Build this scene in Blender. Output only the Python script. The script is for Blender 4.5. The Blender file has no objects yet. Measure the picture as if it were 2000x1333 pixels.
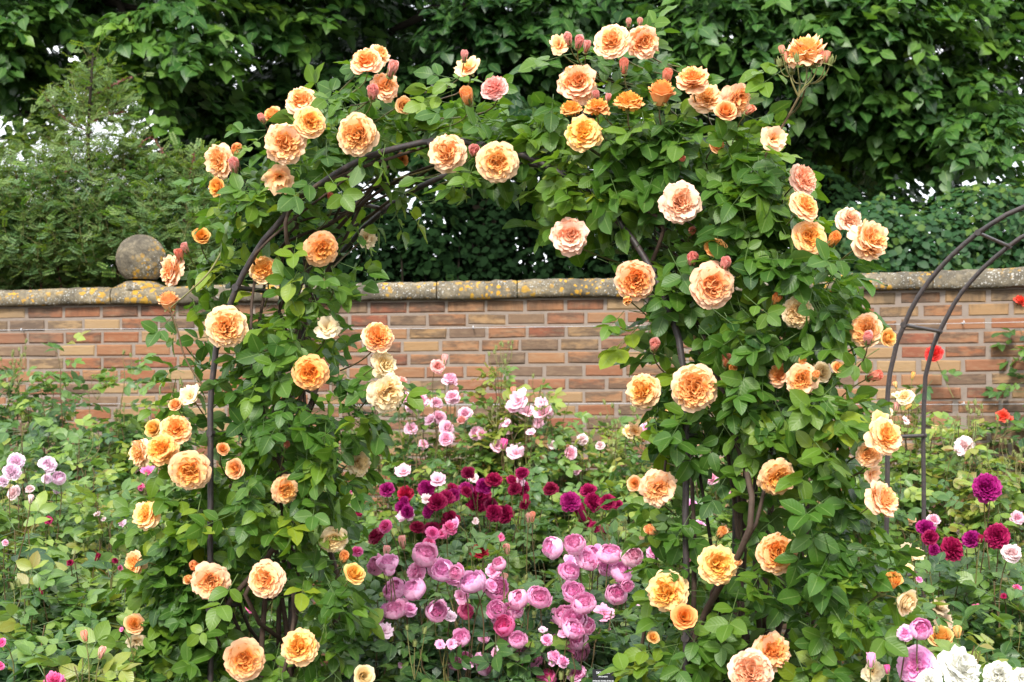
import bpy, math, random
import numpy as np
from mathutils import Vector, Matrix

# ------------------------------------------------------------------ camera, sky, sun, exposure
SC = bpy.context.scene
COL = SC.collection
F, CX, HY, EYE = 3150.0, 1000.0, 810.0, 1.5      # focal length and horizon in photo pixels, eye height in metres
cam = bpy.data.cameras.new("camera")
cam.sensor_width = 36.0
cam.lens = 36.0 * F / 2000.0
cam.shift_y = (HY - 666.5) / 2000.0
cam.clip_start, cam.clip_end = 0.1, 2000.0
cam.dof.use_dof = True
cam.dof.focus_distance = 4.5
cam.dof.aperture_fstop = 8.5
camo = bpy.data.objects.new("camera", cam)
camo.location = (0, 0, EYE)
camo.rotation_euler = (math.radians(90), 0, 0)
COL.objects.link(camo)
SC.camera = camo

SUN_EL, SUN_AZ = math.radians(41), math.radians(-166)     # azimuth clockwise from +Y (view direction): over the left shoulder
sun_dir = Vector((math.sin(SUN_AZ) * math.cos(SUN_EL), math.cos(SUN_AZ) * math.cos(SUN_EL), math.sin(SUN_EL)))
sl = bpy.data.lights.new("sun", 'SUN')
sl.energy = 2.3
sl.angle = math.radians(12)
sl.color = (1.0, 0.95, 0.87)
so = bpy.data.objects.new("sun", sl)
so.rotation_euler = sun_dir.to_track_quat('Z', 'Y').to_euler()
so.location = sun_dir * 40
COL.objects.link(so)

world = bpy.data.worlds.new("World")
SC.world = world
world.use_nodes = True
wt = world.node_tree
bg = wt.nodes["Background"]
sky = wt.nodes.new("ShaderNodeTexSky")
sky.sky_type = 'NISHITA'
sky.sun_disc = False
sky.sun_elevation = SUN_EL
sky.sun_rotation = SUN_AZ
sky.air_density, sky.dust_density = 1.0, 2.0
wtc = wt.nodes.new("ShaderNodeTexCoord")
wn = wt.nodes.new("ShaderNodeTexNoise")
wn.inputs["Scale"].default_value = 3.0
wn.inputs["Detail"].default_value = 6.0
wr = wt.nodes.new("ShaderNodeValToRGB")
wr.color_ramp.elements[0].position, wr.color_ramp.elements[1].position = 0.30, 0.50
wr.color_ramp.elements[0].color = (0.55, 0.55, 0.55, 1)
wmx = wt.nodes.new("ShaderNodeMix")
wmx.data_type = 'RGBA'
wmx.inputs[7].default_value = (9.2, 9.5, 9.9, 1)        # a bright thin overcast
wt.links.new(wtc.outputs["Generated"], wn.inputs["Vector"])
wt.links.new(wn.outputs["Fac"], wr.inputs["Fac"])
wt.links.new(wr.outputs["Color"], wmx.inputs[0])
wt.links.new(sky.outputs["Color"], wmx.inputs[6])
wt.links.new(wmx.outputs[2], bg.inputs["Color"])
bg.inputs["Strength"].default_value = 0.13

SC.view_settings.view_transform = 'Standard'
SC.view_settings.look = 'None'
SC.view_settings.gamma = 1.0
SC.view_settings.exposure = 1.14
SC.cycles.max_bounces = 8
SC.cycles.diffuse_bounces = 4
SC.cycles.glossy_bounces = 2
SC.cycles.transmission_bounces = 5
SC.cycles.use_denoising = True

# ------------------------------------------------------------------ small helpers
RNG = np.random.default_rng(11)


def at(px, py, Y):
    """the point seen at photo pixel (px, py) at depth Y"""
    return np.array([(px - CX) / F * Y, Y, EYE + (HY - py) / F * Y])


def unit(v):
    v = np.asarray(v, float)
    return v / np.maximum(np.linalg.norm(v, axis=-1, keepdims=True), 1e-9)


def link(name, data, parent=None, loc=None):
    o = bpy.data.objects.new(name, data)
    COL.objects.link(o)
    if parent is not None:
        o.parent = parent
    if loc is not None:
        o.location = loc
    return o


def tag(o, label=None, cat=None, group=None, kind=None):
    for k, v in (("label", label), ("category", cat), ("group", group), ("kind", kind)):
        if v:
            o[k] = v
    return o


def thing(name, label, cat, loc, group=None):
    o = link(name, None, None, tuple(float(c) for c in loc))
    o.empty_display_size = 0.1
    return tag(o, label, cat, group)


class Chunk:
    """verts (n,3), faces as index arrays of equal size, per-vertex uv and tone"""

    def __init__(self, v, f, uv=None, tone=None, mat=0):
        self.v = np.asarray(v, float)
        self.f = np.asarray(f, int)
        self.uv = np.zeros((len(self.v), 2)) if uv is None else np.asarray(uv, float)
        self.tone = np.zeros(len(self.v)) if tone is None else np.asarray(tone, float)
        self.mat = mat


def merge(chunks):
    """chunks of one face size and material to one chunk"""
    off, V, Fc, U, T = 0, [], [], [], []
    for c in chunks:
        V.append(c.v); Fc.append(c.f + off); U.append(c.uv); T.append(c.tone)
        off += len(c.v)
    return Chunk(np.concatenate(V), np.concatenate(Fc), np.concatenate(U), np.concatenate(T), chunks[0].mat)


def inst(c, M, T, tone):
    """copies of chunk c by matrices M (N,3,3) and offsets T (N,3); tone (N,) is added to the template's own tone"""
    N, n = len(T), len(c.v)
    v = np.einsum('nij,kj->nki', M, c.v) + np.asarray(T)[:, None, :]
    f = c.f[None] + (np.arange(N) * n)[:, None, None]
    uv = np.broadcast_to(c.uv, (N, n, 2)).reshape(-1, 2)
    t = (np.asarray(tone)[:, None] + c.tone[None]).reshape(-1)
    return Chunk(v.reshape(-1, 3), f.reshape(-1, c.f.shape[1]), uv, t, c.mat)


def mesh(name, chunks, mats, origin=(0, 0, 0), smooth=True):
    me = bpy.data.meshes.new(name)
    V = np.concatenate([c.v for c in chunks]) - np.asarray(origin, float)
    loops, sizes, midx, off = [], [], [], 0
    for c in chunks:
        loops.append((c.f + off).reshape(-1))
        sizes.append(np.full(len(c.f), c.f.shape[1]))
        midx.append(np.full(len(c.f), c.mat))
        off += len(c.v)
    loops, sizes, midx = np.concatenate(loops), np.concatenate(sizes), np.concatenate(midx)
    me.vertices.add(len(V)); me.loops.add(len(loops)); me.polygons.add(len(sizes))
    me.vertices.foreach_set("co", V.astype(np.float32).ravel())
    me.loops.foreach_set("vertex_index", loops.astype(np.int32))
    starts = np.concatenate([[0], np.cumsum(sizes)[:-1]])
    me.polygons.foreach_set("loop_start", starts.astype(np.int32))
    me.polygons.foreach_set("loop_total", sizes.astype(np.int32))
    me.polygons.foreach_set("material_index", midx.astype(np.int32))
    me.polygons.foreach_set("use_smooth", np.full(len(sizes), bool(smooth)))
    uv = np.concatenate([c.uv for c in chunks])
    me.uv_layers.new(name="uv").data.foreach_set("uv", uv[loops].astype(np.float32).ravel())
    me.attributes.new("tone", 'FLOAT', 'POINT').data.foreach_set(
        "value", np.concatenate([c.tone for c in chunks]).astype(np.float32))
    me.update(calc_edges=True)
    for m in mats:
        me.materials.append(m)
    return me


def frames(n, d):
    """matrices whose columns are x=side, y=direction d made square to n, z=normal n"""
    z = unit(n)
    y = unit(d - (d * z).sum(-1, keepdims=True) * z)
    x = np.cross(y, z)
    return np.stack([x, y, z], -1)


def tube(P, R, k=6, cap=True, mat=0, wob=0.0):
    P = np.asarray(P, float)
    n = len(P)
    R = np.broadcast_to(np.asarray(R, float), (n,))
    T = unit(np.gradient(P, axis=0))
    a = np.array([0, 0, 1.0]) if abs(T[0][2]) < .9 else np.array([1.0, 0, 0])
    X = unit(np.cross(T[0], a))
    V = []
    ang = np.arange(k) * 2 * math.pi / k
    for i in range(n):
        X = unit(X - (X @ T[i]) * T[i])
        Y = np.cross(T[i], X)
        r = R[i] * (1 + (RNG.uniform(-wob, wob, k) if wob else 0))
        V.append(P[i] + (np.cos(ang) * r)[:, None] * X + (np.sin(ang) * r)[:, None] * Y)
    V = np.concatenate(V)
    i, j = np.meshgrid(np.arange(n - 1), np.arange(k), indexing='ij')
    a0, a1 = i * k + j, i * k + (j + 1) % k
    f = np.stack([a0, a1, a1 + k, a0 + k], -1).reshape(-1, 4)
    if cap:
        V = np.concatenate([V, P[:1], P[-1:]])
        c0, c1 = n * k, n * k + 1
        jj = np.arange(k)
        f = np.concatenate([f, np.stack([(jj + 1) % k, jj, np.full(k, c0), np.full(k, c0)], -1)[:, [0, 1, 2, 2]],
                            np.stack([(n - 1) * k + jj, (n - 1) * k + (jj + 1) % k, np.full(k, c1), np.full(k, c1)], -1)])
    uv = np.zeros((len(V), 2))
    uv[:n * k, 1] = np.repeat(np.linspace(0, 1, n), k)
    return [Chunk(V, f[:(n - 1) * k], uv, None, mat)] + ([Chunk(V, f[(n - 1) * k:, :3], uv, None, mat)] if cap else [])


def bez(a, b, c, n=8):
    t = np.linspace(0, 1, n)[:, None]
    return (1 - t) ** 2 * np.asarray(a) + 2 * t * (1 - t) * np.asarray(b) + t * t * np.asarray(c)


def smoothline(P, n=30):
    """a Catmull-Rom curve through points P"""
    P = np.asarray(P, float)
    Q = np.concatenate([[2 * P[0] - P[1]], P, [2 * P[-1] - P[-2]]])
    out = []
    m = len(P) - 1
    for s in np.linspace(0, m - 1e-6, n):
        i = int(s); t = s - i
        p0, p1, p2, p3 = Q[i:i + 4]
        out.append(.5 * (2 * p1 + (p2 - p0) * t + (2 * p0 - 5 * p1 + 4 * p2 - p3) * t * t + (3 * p1 - p0 - 3 * p2 + p3) * t ** 3))
    return np.array(out)


def in_poly(p, poly):
    """p (N,2): inside mask, distance to the outline, direction from the outline point to p"""
    p = np.asarray(p, float)
    A = np.asarray(poly, float); B = np.roll(A, -1, 0)
    x, y = p[:, 0:1], p[:, 1:2]
    c = ((A[:, 1] > y) != (B[:, 1] > y)) & (x < (B[:, 0] - A[:, 0]) * (y - A[:, 1]) / (B[:, 1] - A[:, 1] + 1e-9) + A[:, 0])
    ins = c.sum(1) % 2 == 1
    ab = B - A
    t = np.clip(((p[:, None] - A) * ab).sum(-1) / ((ab ** 2).sum(-1) + 1e-9), 0, 1)
    q = A + t[..., None] * ab
    d = np.linalg.norm(p[:, None] - q, axis=-1)
    k = d.argmin(1)
    i = np.arange(len(p))
    return ins, d[i, k], unit(p - q[i, k])


# ------------------------------------------------------------------ materials
class NT:
    def __init__(self, name):
        self.m = bpy.data.materials.new(name)
        self.m.use_nodes = True
        self.t = self.m.node_tree
        self.t.nodes.clear()
        self.out = self.n("ShaderNodeOutputMaterial")

    def n(self, kind, **kw):
        nd = self.t.nodes.new(kind)
        for k, v in kw.items():
            setattr(nd, k, v)
        return nd

    def l(self, a, b):
        self.t.links.new(a, b)

    def ramp(self, fac, stops, interp='LINEAR'):
        r = self.n("ShaderNodeValToRGB")
        cr = r.color_ramp
        cr.interpolation = interp
        while len(cr.elements) > 1:
            cr.elements.remove(cr.elements[-1])
        cr.elements[0].position = stops[0][0]
        cr.elements[0].color = (*stops[0][1], 1)
        for p, c in stops[1:]:
            cr.elements.new(p).color = (*c, 1)
        if fac is not None:
            self.l(fac, r.inputs["Fac"])
        return r.outputs["Color"]

    def mix(self, fac, a, b, blend='MIX'):
        m = self.n("ShaderNodeMix", data_type='RGBA', blend_type=blend)
        for s, i in ((fac, 0), (a, 6), (b, 7)):
            if hasattr(s, 'links') or hasattr(s, 'is_linked'):
                self.l(s, m.inputs[i])
            elif isinstance(s, (int, float)):
                m.inputs[i].default_value = s
            else:
                m.inputs[i].default_value = (*s, 1)
        return m.outputs[2]

    def math(self, op, a, b=0.0, c=None):
        m = self.n("ShaderNodeMath", operation=op)
        for i, s in enumerate((a, b, c)):
            if s is None:
                continue
            if isinstance(s, (int, float)):
                m.inputs[i].default_value = s
            else:
                self.l(s, m.inputs[i])
        return m.outputs[0]

    def noise(self, scale, detail=4.0, coord=None, rough=.55):
        nz = self.n("ShaderNodeTexNoise")
        nz.inputs["Scale"].default_value = scale
        nz.inputs["Detail"].default_value = detail
        nz.inputs["Roughness"].default_value = rough
        if coord is not None:
            self.l(coord, nz.inputs["Vector"])
        return nz.outputs["Fac"]

    def obj(self):
        return self.n("ShaderNodeTexCoord").outputs["Object"]

    def attr(self, name):
        return self.n("ShaderNodeAttribute", attribute_name=name).outputs["Fac"]

    def bump(self, h, strength=.3, dist=.01):
        b = self.n("ShaderNodeBump")
        b.inputs["Strength"].default_value = strength
        b.inputs["Distance"].default_value = dist
        self.l(h, b.inputs["Height"])
        return b.outputs["Normal"]

    def bsdf(self, color, rough=.6, normal=None, spec=.5, **kw):
        p = self.n("ShaderNodeBsdfPrincipled")
        if isinstance(color, tuple):
            p.inputs["Base Color"].default_value = (*color, 1)
        else:
            self.l(color, p.inputs["Base Color"])
        if isinstance(rough, (int, float)):
            p.inputs["Roughness"].default_value = rough
        else:
            self.l(rough, p.inputs["Roughness"])
        p.inputs["Specular IOR Level"].default_value = spec
        for k, v in kw.items():
            p.inputs[k].default_value = v
        if normal is not None:
            self.l(normal, p.inputs["Normal"])
        return p.outputs[0]

    def done(self, shader):
        self.l(shader, self.out.inputs["Surface"])
        return self.m


def leaf_material(name, stops, back, trans=.3, rough=.38, spec=.5, tcol=(1.5, 1.5, .55), veins=True):
    """two-sided leaf: tone attribute picks the leaf's own green, paler underside, light passing through"""
    N = NT(name)
    tone = N.attr("tone")
    col = N.ramp(tone, stops)
    uv = N.n("ShaderNodeUVMap", uv_map="uv")
    sp = N.n("ShaderNodeSeparateXYZ")
    N.l(uv.outputs[0], sp.inputs[0])
    au = N.math('ABSOLUTE', N.math('SUBTRACT', sp.outputs[0], .5))
    col = N.mix(N.math('MULTIPLY', N.noise(38, 3, N.obj()), .35), col, tuple(c * .72 for c in stops[0][1]))
    normal = None
    if veins:
        rib = N.math('LESS_THAN', au, .035)
        col = N.mix(N.math('MULTIPLY', rib, .35), col, (.22, .32, .10))
        ph = N.math('MULTIPLY', N.math('SUBTRACT', sp.outputs[1], N.math('MULTIPLY', au, .55)), 46.0)
        normal = N.bump(N.math('SINE', ph), .09, .004)
    geo = N.n("ShaderNodeNewGeometry")
    col2 = N.mix(geo.outputs["Backfacing"], col, N.mix(.55, col, back))
    p = N.bsdf(col2, rough, normal, spec)
    tr = N.n("ShaderNodeBsdfTranslucent")
    tc = N.mix(1.0, col, tcol, 'MULTIPLY')
    N.l(tc, tr.inputs["Color"])
    ms = N.n("ShaderNodeMixShader")
    ms.inputs[0].default_value = trans
    N.l(p, ms.inputs[1]); N.l(tr.outputs[0], ms.inputs[2])
    return N.done(ms.outputs[0])


def petal_material(name):
    """object colour is the petal colour, its alpha how far the outer petals pale"""
    N = NT(name)
    oi = N.n("ShaderNodeObjectInfo")
    uv = N.n("ShaderNodeUVMap", uv_map="uv")
    sp = N.n("ShaderNodeSeparateXYZ")
    N.l(uv.outputs[0], sp.inputs[0])
    pale = N.math('MULTIPLY', N.math('POWER', sp.outputs[0], 1.4), oi.outputs["Alpha"])
    pale = N.math('ADD', pale, N.math('MULTIPLY', N.math('POWER', sp.outputs[1], 2.5), N.math('MULTIPLY', oi.outputs["Alpha"], .32)))
    pale = N.math('MINIMUM', pale, .92)
    lh = N.n("ShaderNodeHueSaturation")
    lh.inputs["Saturation"].default_value, lh.inputs["Value"].default_value = .62, 1.08
    N.l(oi.outputs["Color"], lh.inputs["Color"])
    lightc = lh.outputs[0]
    col = N.mix(pale, oi.outputs["Color"], lightc)
    isl = N.n("ShaderNodeNewGeometry").outputs["Random Per Island"]
    hs = N.n("ShaderNodeHueSaturation")
    N.l(N.math('ADD', N.math('MULTIPLY', isl, .24), .86), hs.inputs["Value"])
    N.l(N.math('ADD', N.math('MULTIPLY', N.n("ShaderNodeObjectInfo").outputs["Random"], .016), .492), hs.inputs["Hue"])
    N.l(col, hs.inputs["Color"])
    p = N.bsdf(hs.outputs[0], .55, N.bump(N.noise(14, 3, N.obj()), .12, .02), .25)
    tr = N.n("ShaderNodeBsdfTranslucent")
    N.l(hs.outputs[0], tr.inputs["Color"])
    ms = N.n("ShaderNodeMixShader")
    ms.inputs[0].default_value = .27
    N.l(p, ms.inputs[1]); N.l(tr.outputs[0], ms.inputs[2])
    return N.done(ms.outputs[0])


def plain(name, color, rough=.7, var=None, scale=20., bump=.3, spec=.3):
    N = NT(name)
    co = N.obj()
    nz = N.noise(scale, 5, co)
    col = N.mix(nz, color, var or tuple(c * .55 for c in color))
    return N.done(N.bsdf(col, rough, N.bump(nz, bump, .01), spec))


G0, G1, G2, G3 = (.022, .066, .012), (.066, .158, .018), (.145, .250, .022), (.30, .37, .026)
M_ROSELEAF = leaf_material("climbing rose leaf", [(0, G0), (.35, G1), (.7, G2), (1, G3)], (.17, .25, .10), .36, .42, .36)
M_BUSHLEAF = leaf_material("shrub rose leaf", [(0, (.018, .062, .022)), (.35, (.066, .150, .030)), (.62, (.140, .245, .036)), (.85, (.28, .36, .05)), (.93, (.27, .30, .05)), (1, (.28, .13, .045))], (.15, .22, .13))
M_TREELEAF = leaf_material("lime tree leaf", [(0, (.010, .042, .010)), (.4, (.038, .112, .019)), (.75, (.095, .205, .027)), (1, (.19, .32, .035))], (.09, .15, .07), .28, .42)
M_THORNLEAF = leaf_material("fern leaved rose leaf", [(0, (.026, .095, .022)), (.5, (.080, .20, .036)), (1, (.24, .33, .042))], (.09, .14, .07), .3, .5, .35, veins=False)
M_HEDGELEAF = leaf_material("hedge leaf", [(0, (.010, .040, .014)), (.5, (.028, .090, .024)), (1, (.17, .25, .03))], (.07, .12, .05), .3, .5, .25, veins=False)
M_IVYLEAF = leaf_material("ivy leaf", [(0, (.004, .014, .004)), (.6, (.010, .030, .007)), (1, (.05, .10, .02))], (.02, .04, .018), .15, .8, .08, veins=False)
M_PETAL = petal_material("rose petal")
M_CALYX = plain("calyx green", (.13, .22, .05), .55, (.20, .16, .06), 40)
M_CANE = plain("brown cane", (.085, .055, .038), .75, (.035, .022, .016), 60)
M_GREENSTEM = plain("green stem", (.14, .19, .05), .5, (.16, .09, .04), 30)
M_REDSTEM = plain("red brown stem", (.13, .05, .035), .5, (.09, .10, .035), 30)
M_THORNSTEM = plain("dark red thorny stem", (.15, .035, .025), .55, (.06, .03, .02), 30)
M_BARK = plain("dark bark", (.034, .028, .020), .95, (.010, .009, .006), 9, 1.0, .1)
M_STAMEN = plain("stamen", (.55, .33, .06), .6, (.3, .16, .03), 60)


def iron_material():
    N = NT("weathered dark iron")
    co = N.obj()
    a = N.noise(55, 6, co, .7)
    b = N.noise(9, 4, co)
    col = N.ramp(a, [(.35, (.016, .013, .013)), (.55, (.030, .021, .019)), (.74, (.085, .045, .034))])
    col = N.mix(N.math('MULTIPLY', b, .4), col, (.055, .045, .045))
    return N.done(N.bsdf(col, N.math('ADD', N.math('MULTIPLY', a, .3), .38), N.bump(a, .4, .003), .5))


def brick_material():
    N = NT("handmade brick")
    co = N.obj()
    isl = N.n("ShaderNodeNewGeometry").outputs["Random Per Island"]
    base = N.ramp(isl, [(0, (.34, .165, .085)), (.12, (.36, .225, .115)), (.24, (.31, .125, .065)), (.36, (.39, .265, .145)), (.46, (.30, .135, .078)),
                        (.56, (.21, .140, .095)), (.66, (.35, .185, .098)), (.76, (.37, .240, .130)), (.85, (.27, .095, .058)), (.89, (.18, .122, .09)), (.95, (.33, .160, .088))], 'CONSTANT')
    mp = N.n("ShaderNodeMapping")
    mp.inputs["Scale"].default_value = (5, 5, 16)
    mp.inputs["Rotation"].default_value = (0, .35, 0)
    N.l(co, mp.inputs[0])
    cm = N.n("ShaderNodeVectorMath", operation='ADD')
    cb = N.n("ShaderNodeCombineXYZ")
    for i in range(3):
        N.l(N.math('MULTIPLY', isl, 57.0 + 31 * i), cb.inputs[i])
    N.l(mp.outputs[0], cm.inputs[0]); N.l(cb.outputs[0], cm.inputs[1])
    smear = N.noise(1.6, 6, cm.outputs[0], .65)
    dark = N.ramp(smear, [(.43, (0, 0, 0)), (.56, (1, 1, 1))])
    amt = N.math('MULTIPLY', N.math('LESS_THAN', N.math('FRACT', N.math('MULTIPLY', isl, 37.3)), .5), .75)
    col = N.mix(N.math('MULTIPLY', dark, amt), base, (.085, .064, .052))
    light = N.ramp(N.noise(3.1, 5, cm.outputs[0], .6), [(.5, (0, 0, 0)), (.75, (1, 1, 1))])
    col = N.mix(N.math('MULTIPLY', light, .5), col, (.40, .29, .19))
    grain = N.noise(140, 4, co, .7)
    col = N.mix(N.math('MULTIPLY', grain, .3), col, (.20, .11, .07))
    wx = N.noise(1.3, 4, co)
    col = N.mix(N.math('MULTIPLY', N.ramp(wx, [(.52, (0, 0, 0)), (.72, (1, 1, 1))]), .30), col, (.16, .13, .11))
    # damp dark staining that runs down from under the coping
    zz = N.n("ShaderNodeSeparateXYZ")
    N.l(co, zz.inputs[0])
    mp2 = N.n("ShaderNodeMapping")
    mp2.inputs["Scale"].default_value = (5.5, 5.5, 1.1)
    N.l(co, mp2.inputs[0])
    run = N.math('ADD', N.math('MULTIPLY', N.math('SUBTRACT', zz.outputs[2], WALL_TOP - .16), 2.4), N.noise(1.0, 5, mp2.outputs[0], .7))
    col = N.mix(N.math('MULTIPLY', N.ramp(run, [(.70, (0, 0, 0)), (.88, (1, 1, 1))]), .65), col, (.060, .050, .042))
    col = N.mix(1.0, col, (.77, .755, .71), 'MULTIPLY')
    h = N.math('ADD', N.math('MULTIPLY', smear, 1.5), N.math('MULTIPLY', grain, .6))
    return N.done(N.bsdf(col, .88, N.bump(h, .6, .006), .2))


def stone_material():
    N = NT("lichened sandstone")
    co = N.obj()
    a = N.noise(4.2, 8, co, .72)
    b = N.noise(34, 6, co, .75)
    isl = N.n("ShaderNodeObjectInfo").outputs["Random"]
    col = N.ramp(a, [(.36, (.07, .060, .046)), (.46, (.145, .122, .086)), (.57, (.24, .195, .125)), (.68, (.36, .285, .17))])
    col = N.mix(N.math('MULTIPLY', isl, .3), col, (.15, .135, .11))
    col = N.mix(N.math('MULTIPLY', N.ramp(b, [(.42, (1, 1, 1)), (.58, (0, 0, 0))]), .55), col, (.07, .06, .045))

    def spots(scale, thr, mask_scale, mask_thr, colour, c):
        v = N.n("ShaderNodeTexVoronoi")
        v.inputs["Scale"].default_value = scale
        dist = N.n("ShaderNodeVectorMath", operation='ADD')
        nz = N.n("ShaderNodeTexNoise")
        nz.inputs["Scale"].default_value = scale * 1.6
        N.l(co, nz.inputs["Vector"])
        sc = N.n("ShaderNodeVectorMath", operation='SCALE')
        sc.inputs["Scale"].default_value = .9 / scale
        N.l(nz.outputs["Color"], sc.inputs[0])
        N.l(co, dist.inputs[0]); N.l(sc.outputs[0], dist.inputs[1])
        N.l(dist.outputs[0], v.inputs["Vector"])
        sz = N.n("ShaderNodeSeparateColor")
        N.l(v.outputs["Color"], sz.inputs[0])
        s = N.math('LESS_THAN', v.outputs["Distance"], N.math('MULTIPLY', sz.outputs[0], thr))
        m = N.ramp(N.noise(mask_scale, 3, co), [(mask_thr, (0, 0, 0)), (mask_thr + .08, (1, 1, 1))])
        return N.mix(N.math('MULTIPLY', N.math('MULTIPLY', s, m), .9), c, colour)

    col = spots(60, .42, 3.0, .46, (.40, .38, .34), col)
    col = spots(90, .40, 4.0, .46, (.36, .36, .33), col)
    col = spots(34, .55, 2.6, .47, (.46, .25, .03), col)
    col = spots(20, .50, 2.1, .50, (.42, .24, .03), col)
    col = spots(30, .50, 3.1, .60, (.30, .26, .05), col)
    h = N.math('ADD', b, N.math('MULTIPLY', a, 1.5))
    return N.done(N.bsdf(col, .95, N.bump(h, .8, .012), .15))


WALL_TOP = EYE + (810 - 583) / F * 9.15     # top of the brickwork, just inside the coping
M_IRON = iron_material()
M_BRICK = brick_material()
M_STONE = stone_material()
M_MORTAR = plain("lime mortar", (.255, .205, .17), .95, (.18, .145, .12), 30, .5, .1)
M_SOIL = plain("garden soil", (.070, .048, .034), .95, (.03, .022, .016), 12, .9, .1)
M_WIRE = plain("galvanised wire", (.55, .56, .58), .4, (.3, .3, .32), 40)
M_SIGN = plain("dark slate label plate", (.008, .009, .010), .7, (.012, .013, .015), 30, .05, .15)
M_LETTER = plain("white lettering", (.72, .74, .76), .5, (.6, .62, .64), 30, 0)

# ------------------------------------------------------------------ leaf templates


def leaf_blade(L=1.0, W=.62, fold=.22, droop=.25, nseg=5, heart=False, wav=.03, seed=0):
    """a blade along +y, normal +z, folded along its midrib; unit length"""
    r = np.random.default_rng(seed)
    t = np.linspace(0, 1, nseg + 1)
    if heart:
        w = np.interp(t, [0, .12, .3, .55, .8, 1], [.30, .86, 1, .80, .36, 0.0]) * W / 2
    else:
        w = np.interp(t, [0, .12, .36, .64, .86, 1], [.12, .66, 1, .90, .50, 0.0]) * W / 2
    rows = []
    uv = []
    for i, ti in enumerate(t):
        z0 = -droop * L * ti ** 2
        for s, k in ((-1, 1.0), (0, 0), (1, 1.0)):
            wv = r.normal() * wav * (k > 0)
            back = -.10 * L if (heart and i == 0 and k) else 0
            rows.append((s * w[i], L * ti + back - .04 * L * k * (1 - ti), z0 + fold * w[i] * k + wv * L))
            uv.append((.5 + .5 * s, ti))
    f = []
    for i in range(nseg):
        for j in (0, 1):
            a = i * 3 + j
            f.append((a, a + 1, a + 4, a + 3))
    return Chunk(rows, f, uv)


def strip(a, b, w=.02):
    a, b = np.asarray(a, float), np.asarray(b, float)
    d = unit(b - a)
    s = np.array([d[1], -d[0], 0]) * w
    u = np.array([0, 0, w])
    v = [a - s, a + s, a + u, b - s, b + s, b + u]
    return Chunk(v, [(0, 1, 4, 3), (1, 2, 5, 4), (2, 0, 3, 5)], None, np.full(6, .05))


def compound(seed, nl=5, spread=1.0, L=.053, nseg=6):
    """a pinnate rose leaf along +y: rachis with nl leaflets"""
    r = np.random.default_rng(seed)
    cs = []
    tot = L * (2.0 if nl == 5 else 2.9 if nl == 7 else 1.35)
    pairs = (nl - 1) // 2
    end = np.array([0, tot, -.10 * tot])
    cs.append(strip((0, 0, 0), end * .55, .0013)); cs.append(strip(end * .55, end, .001))
    slots = [(end, np.array([0, 1, -.25]), 1.12)]
    for p in range(pairs):
        y = tot * (.94 - .42 * p / max(1, pairs - 1) if pairs > 1 else .8)
        for s in (-1, 1):
            d = np.array([s * 1.05 * spread, .62 + .2 * r.normal(), -.18 + .25 * r.normal()])
            slots.append((np.array([s * .003, y + r.normal() * .004, -.10 * y]), d, (1.0 - .14 * p)))
    for k, (pos, d, s) in enumerate(slots):
        b = leaf_blade(1, .70 + r.uniform(-.08, .08), r.uniform(-.05, .45), r.uniform(-.1, .45), nseg, False, .022, seed * 17 + k)
        n = np.array([r.normal() * .40, -.05 + r.normal() * .38, 1.0])
        M = frames(n[None], d[None])[0] * (L * s * r.uniform(.88, 1.1))
        cs.append(Chunk(b.v @ M.T + pos, b.f, b.uv, np.full(len(b.v), r.uniform(-.07, .07))))
    return merge(cs)


ROSE5 = [compound(s, 5) for s in range(6)]
ROSE3 = [compound(40 + s, 3) for s in range(3)]
BUSH5 = [compound(60 + s, 5, L=.053, nseg=4) for s in range(5)] + [compound(80 + s, 7, L=.045, nseg=3) for s in range(2)]


def foliage(templates, P, Nrm, D, S, tone):
    """compound leaves at P with normals, directions, scales and tones"""
    P, Nrm, D, S, tone = map(np.asarray, (P, Nrm, D, S, tone))
    k = RNG.integers(0, len(templates), len(P))
    out = []
    M = frames(Nrm, D) * S[:, None, None]
    for i, c in enumerate(templates):
        m = k == i
        if m.any():
            out.append(inst(c, M[m], P[m], tone[m]))
    return out


# ------------------------------------------------------------------ rose blooms (unit radius, facing +z)


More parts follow.
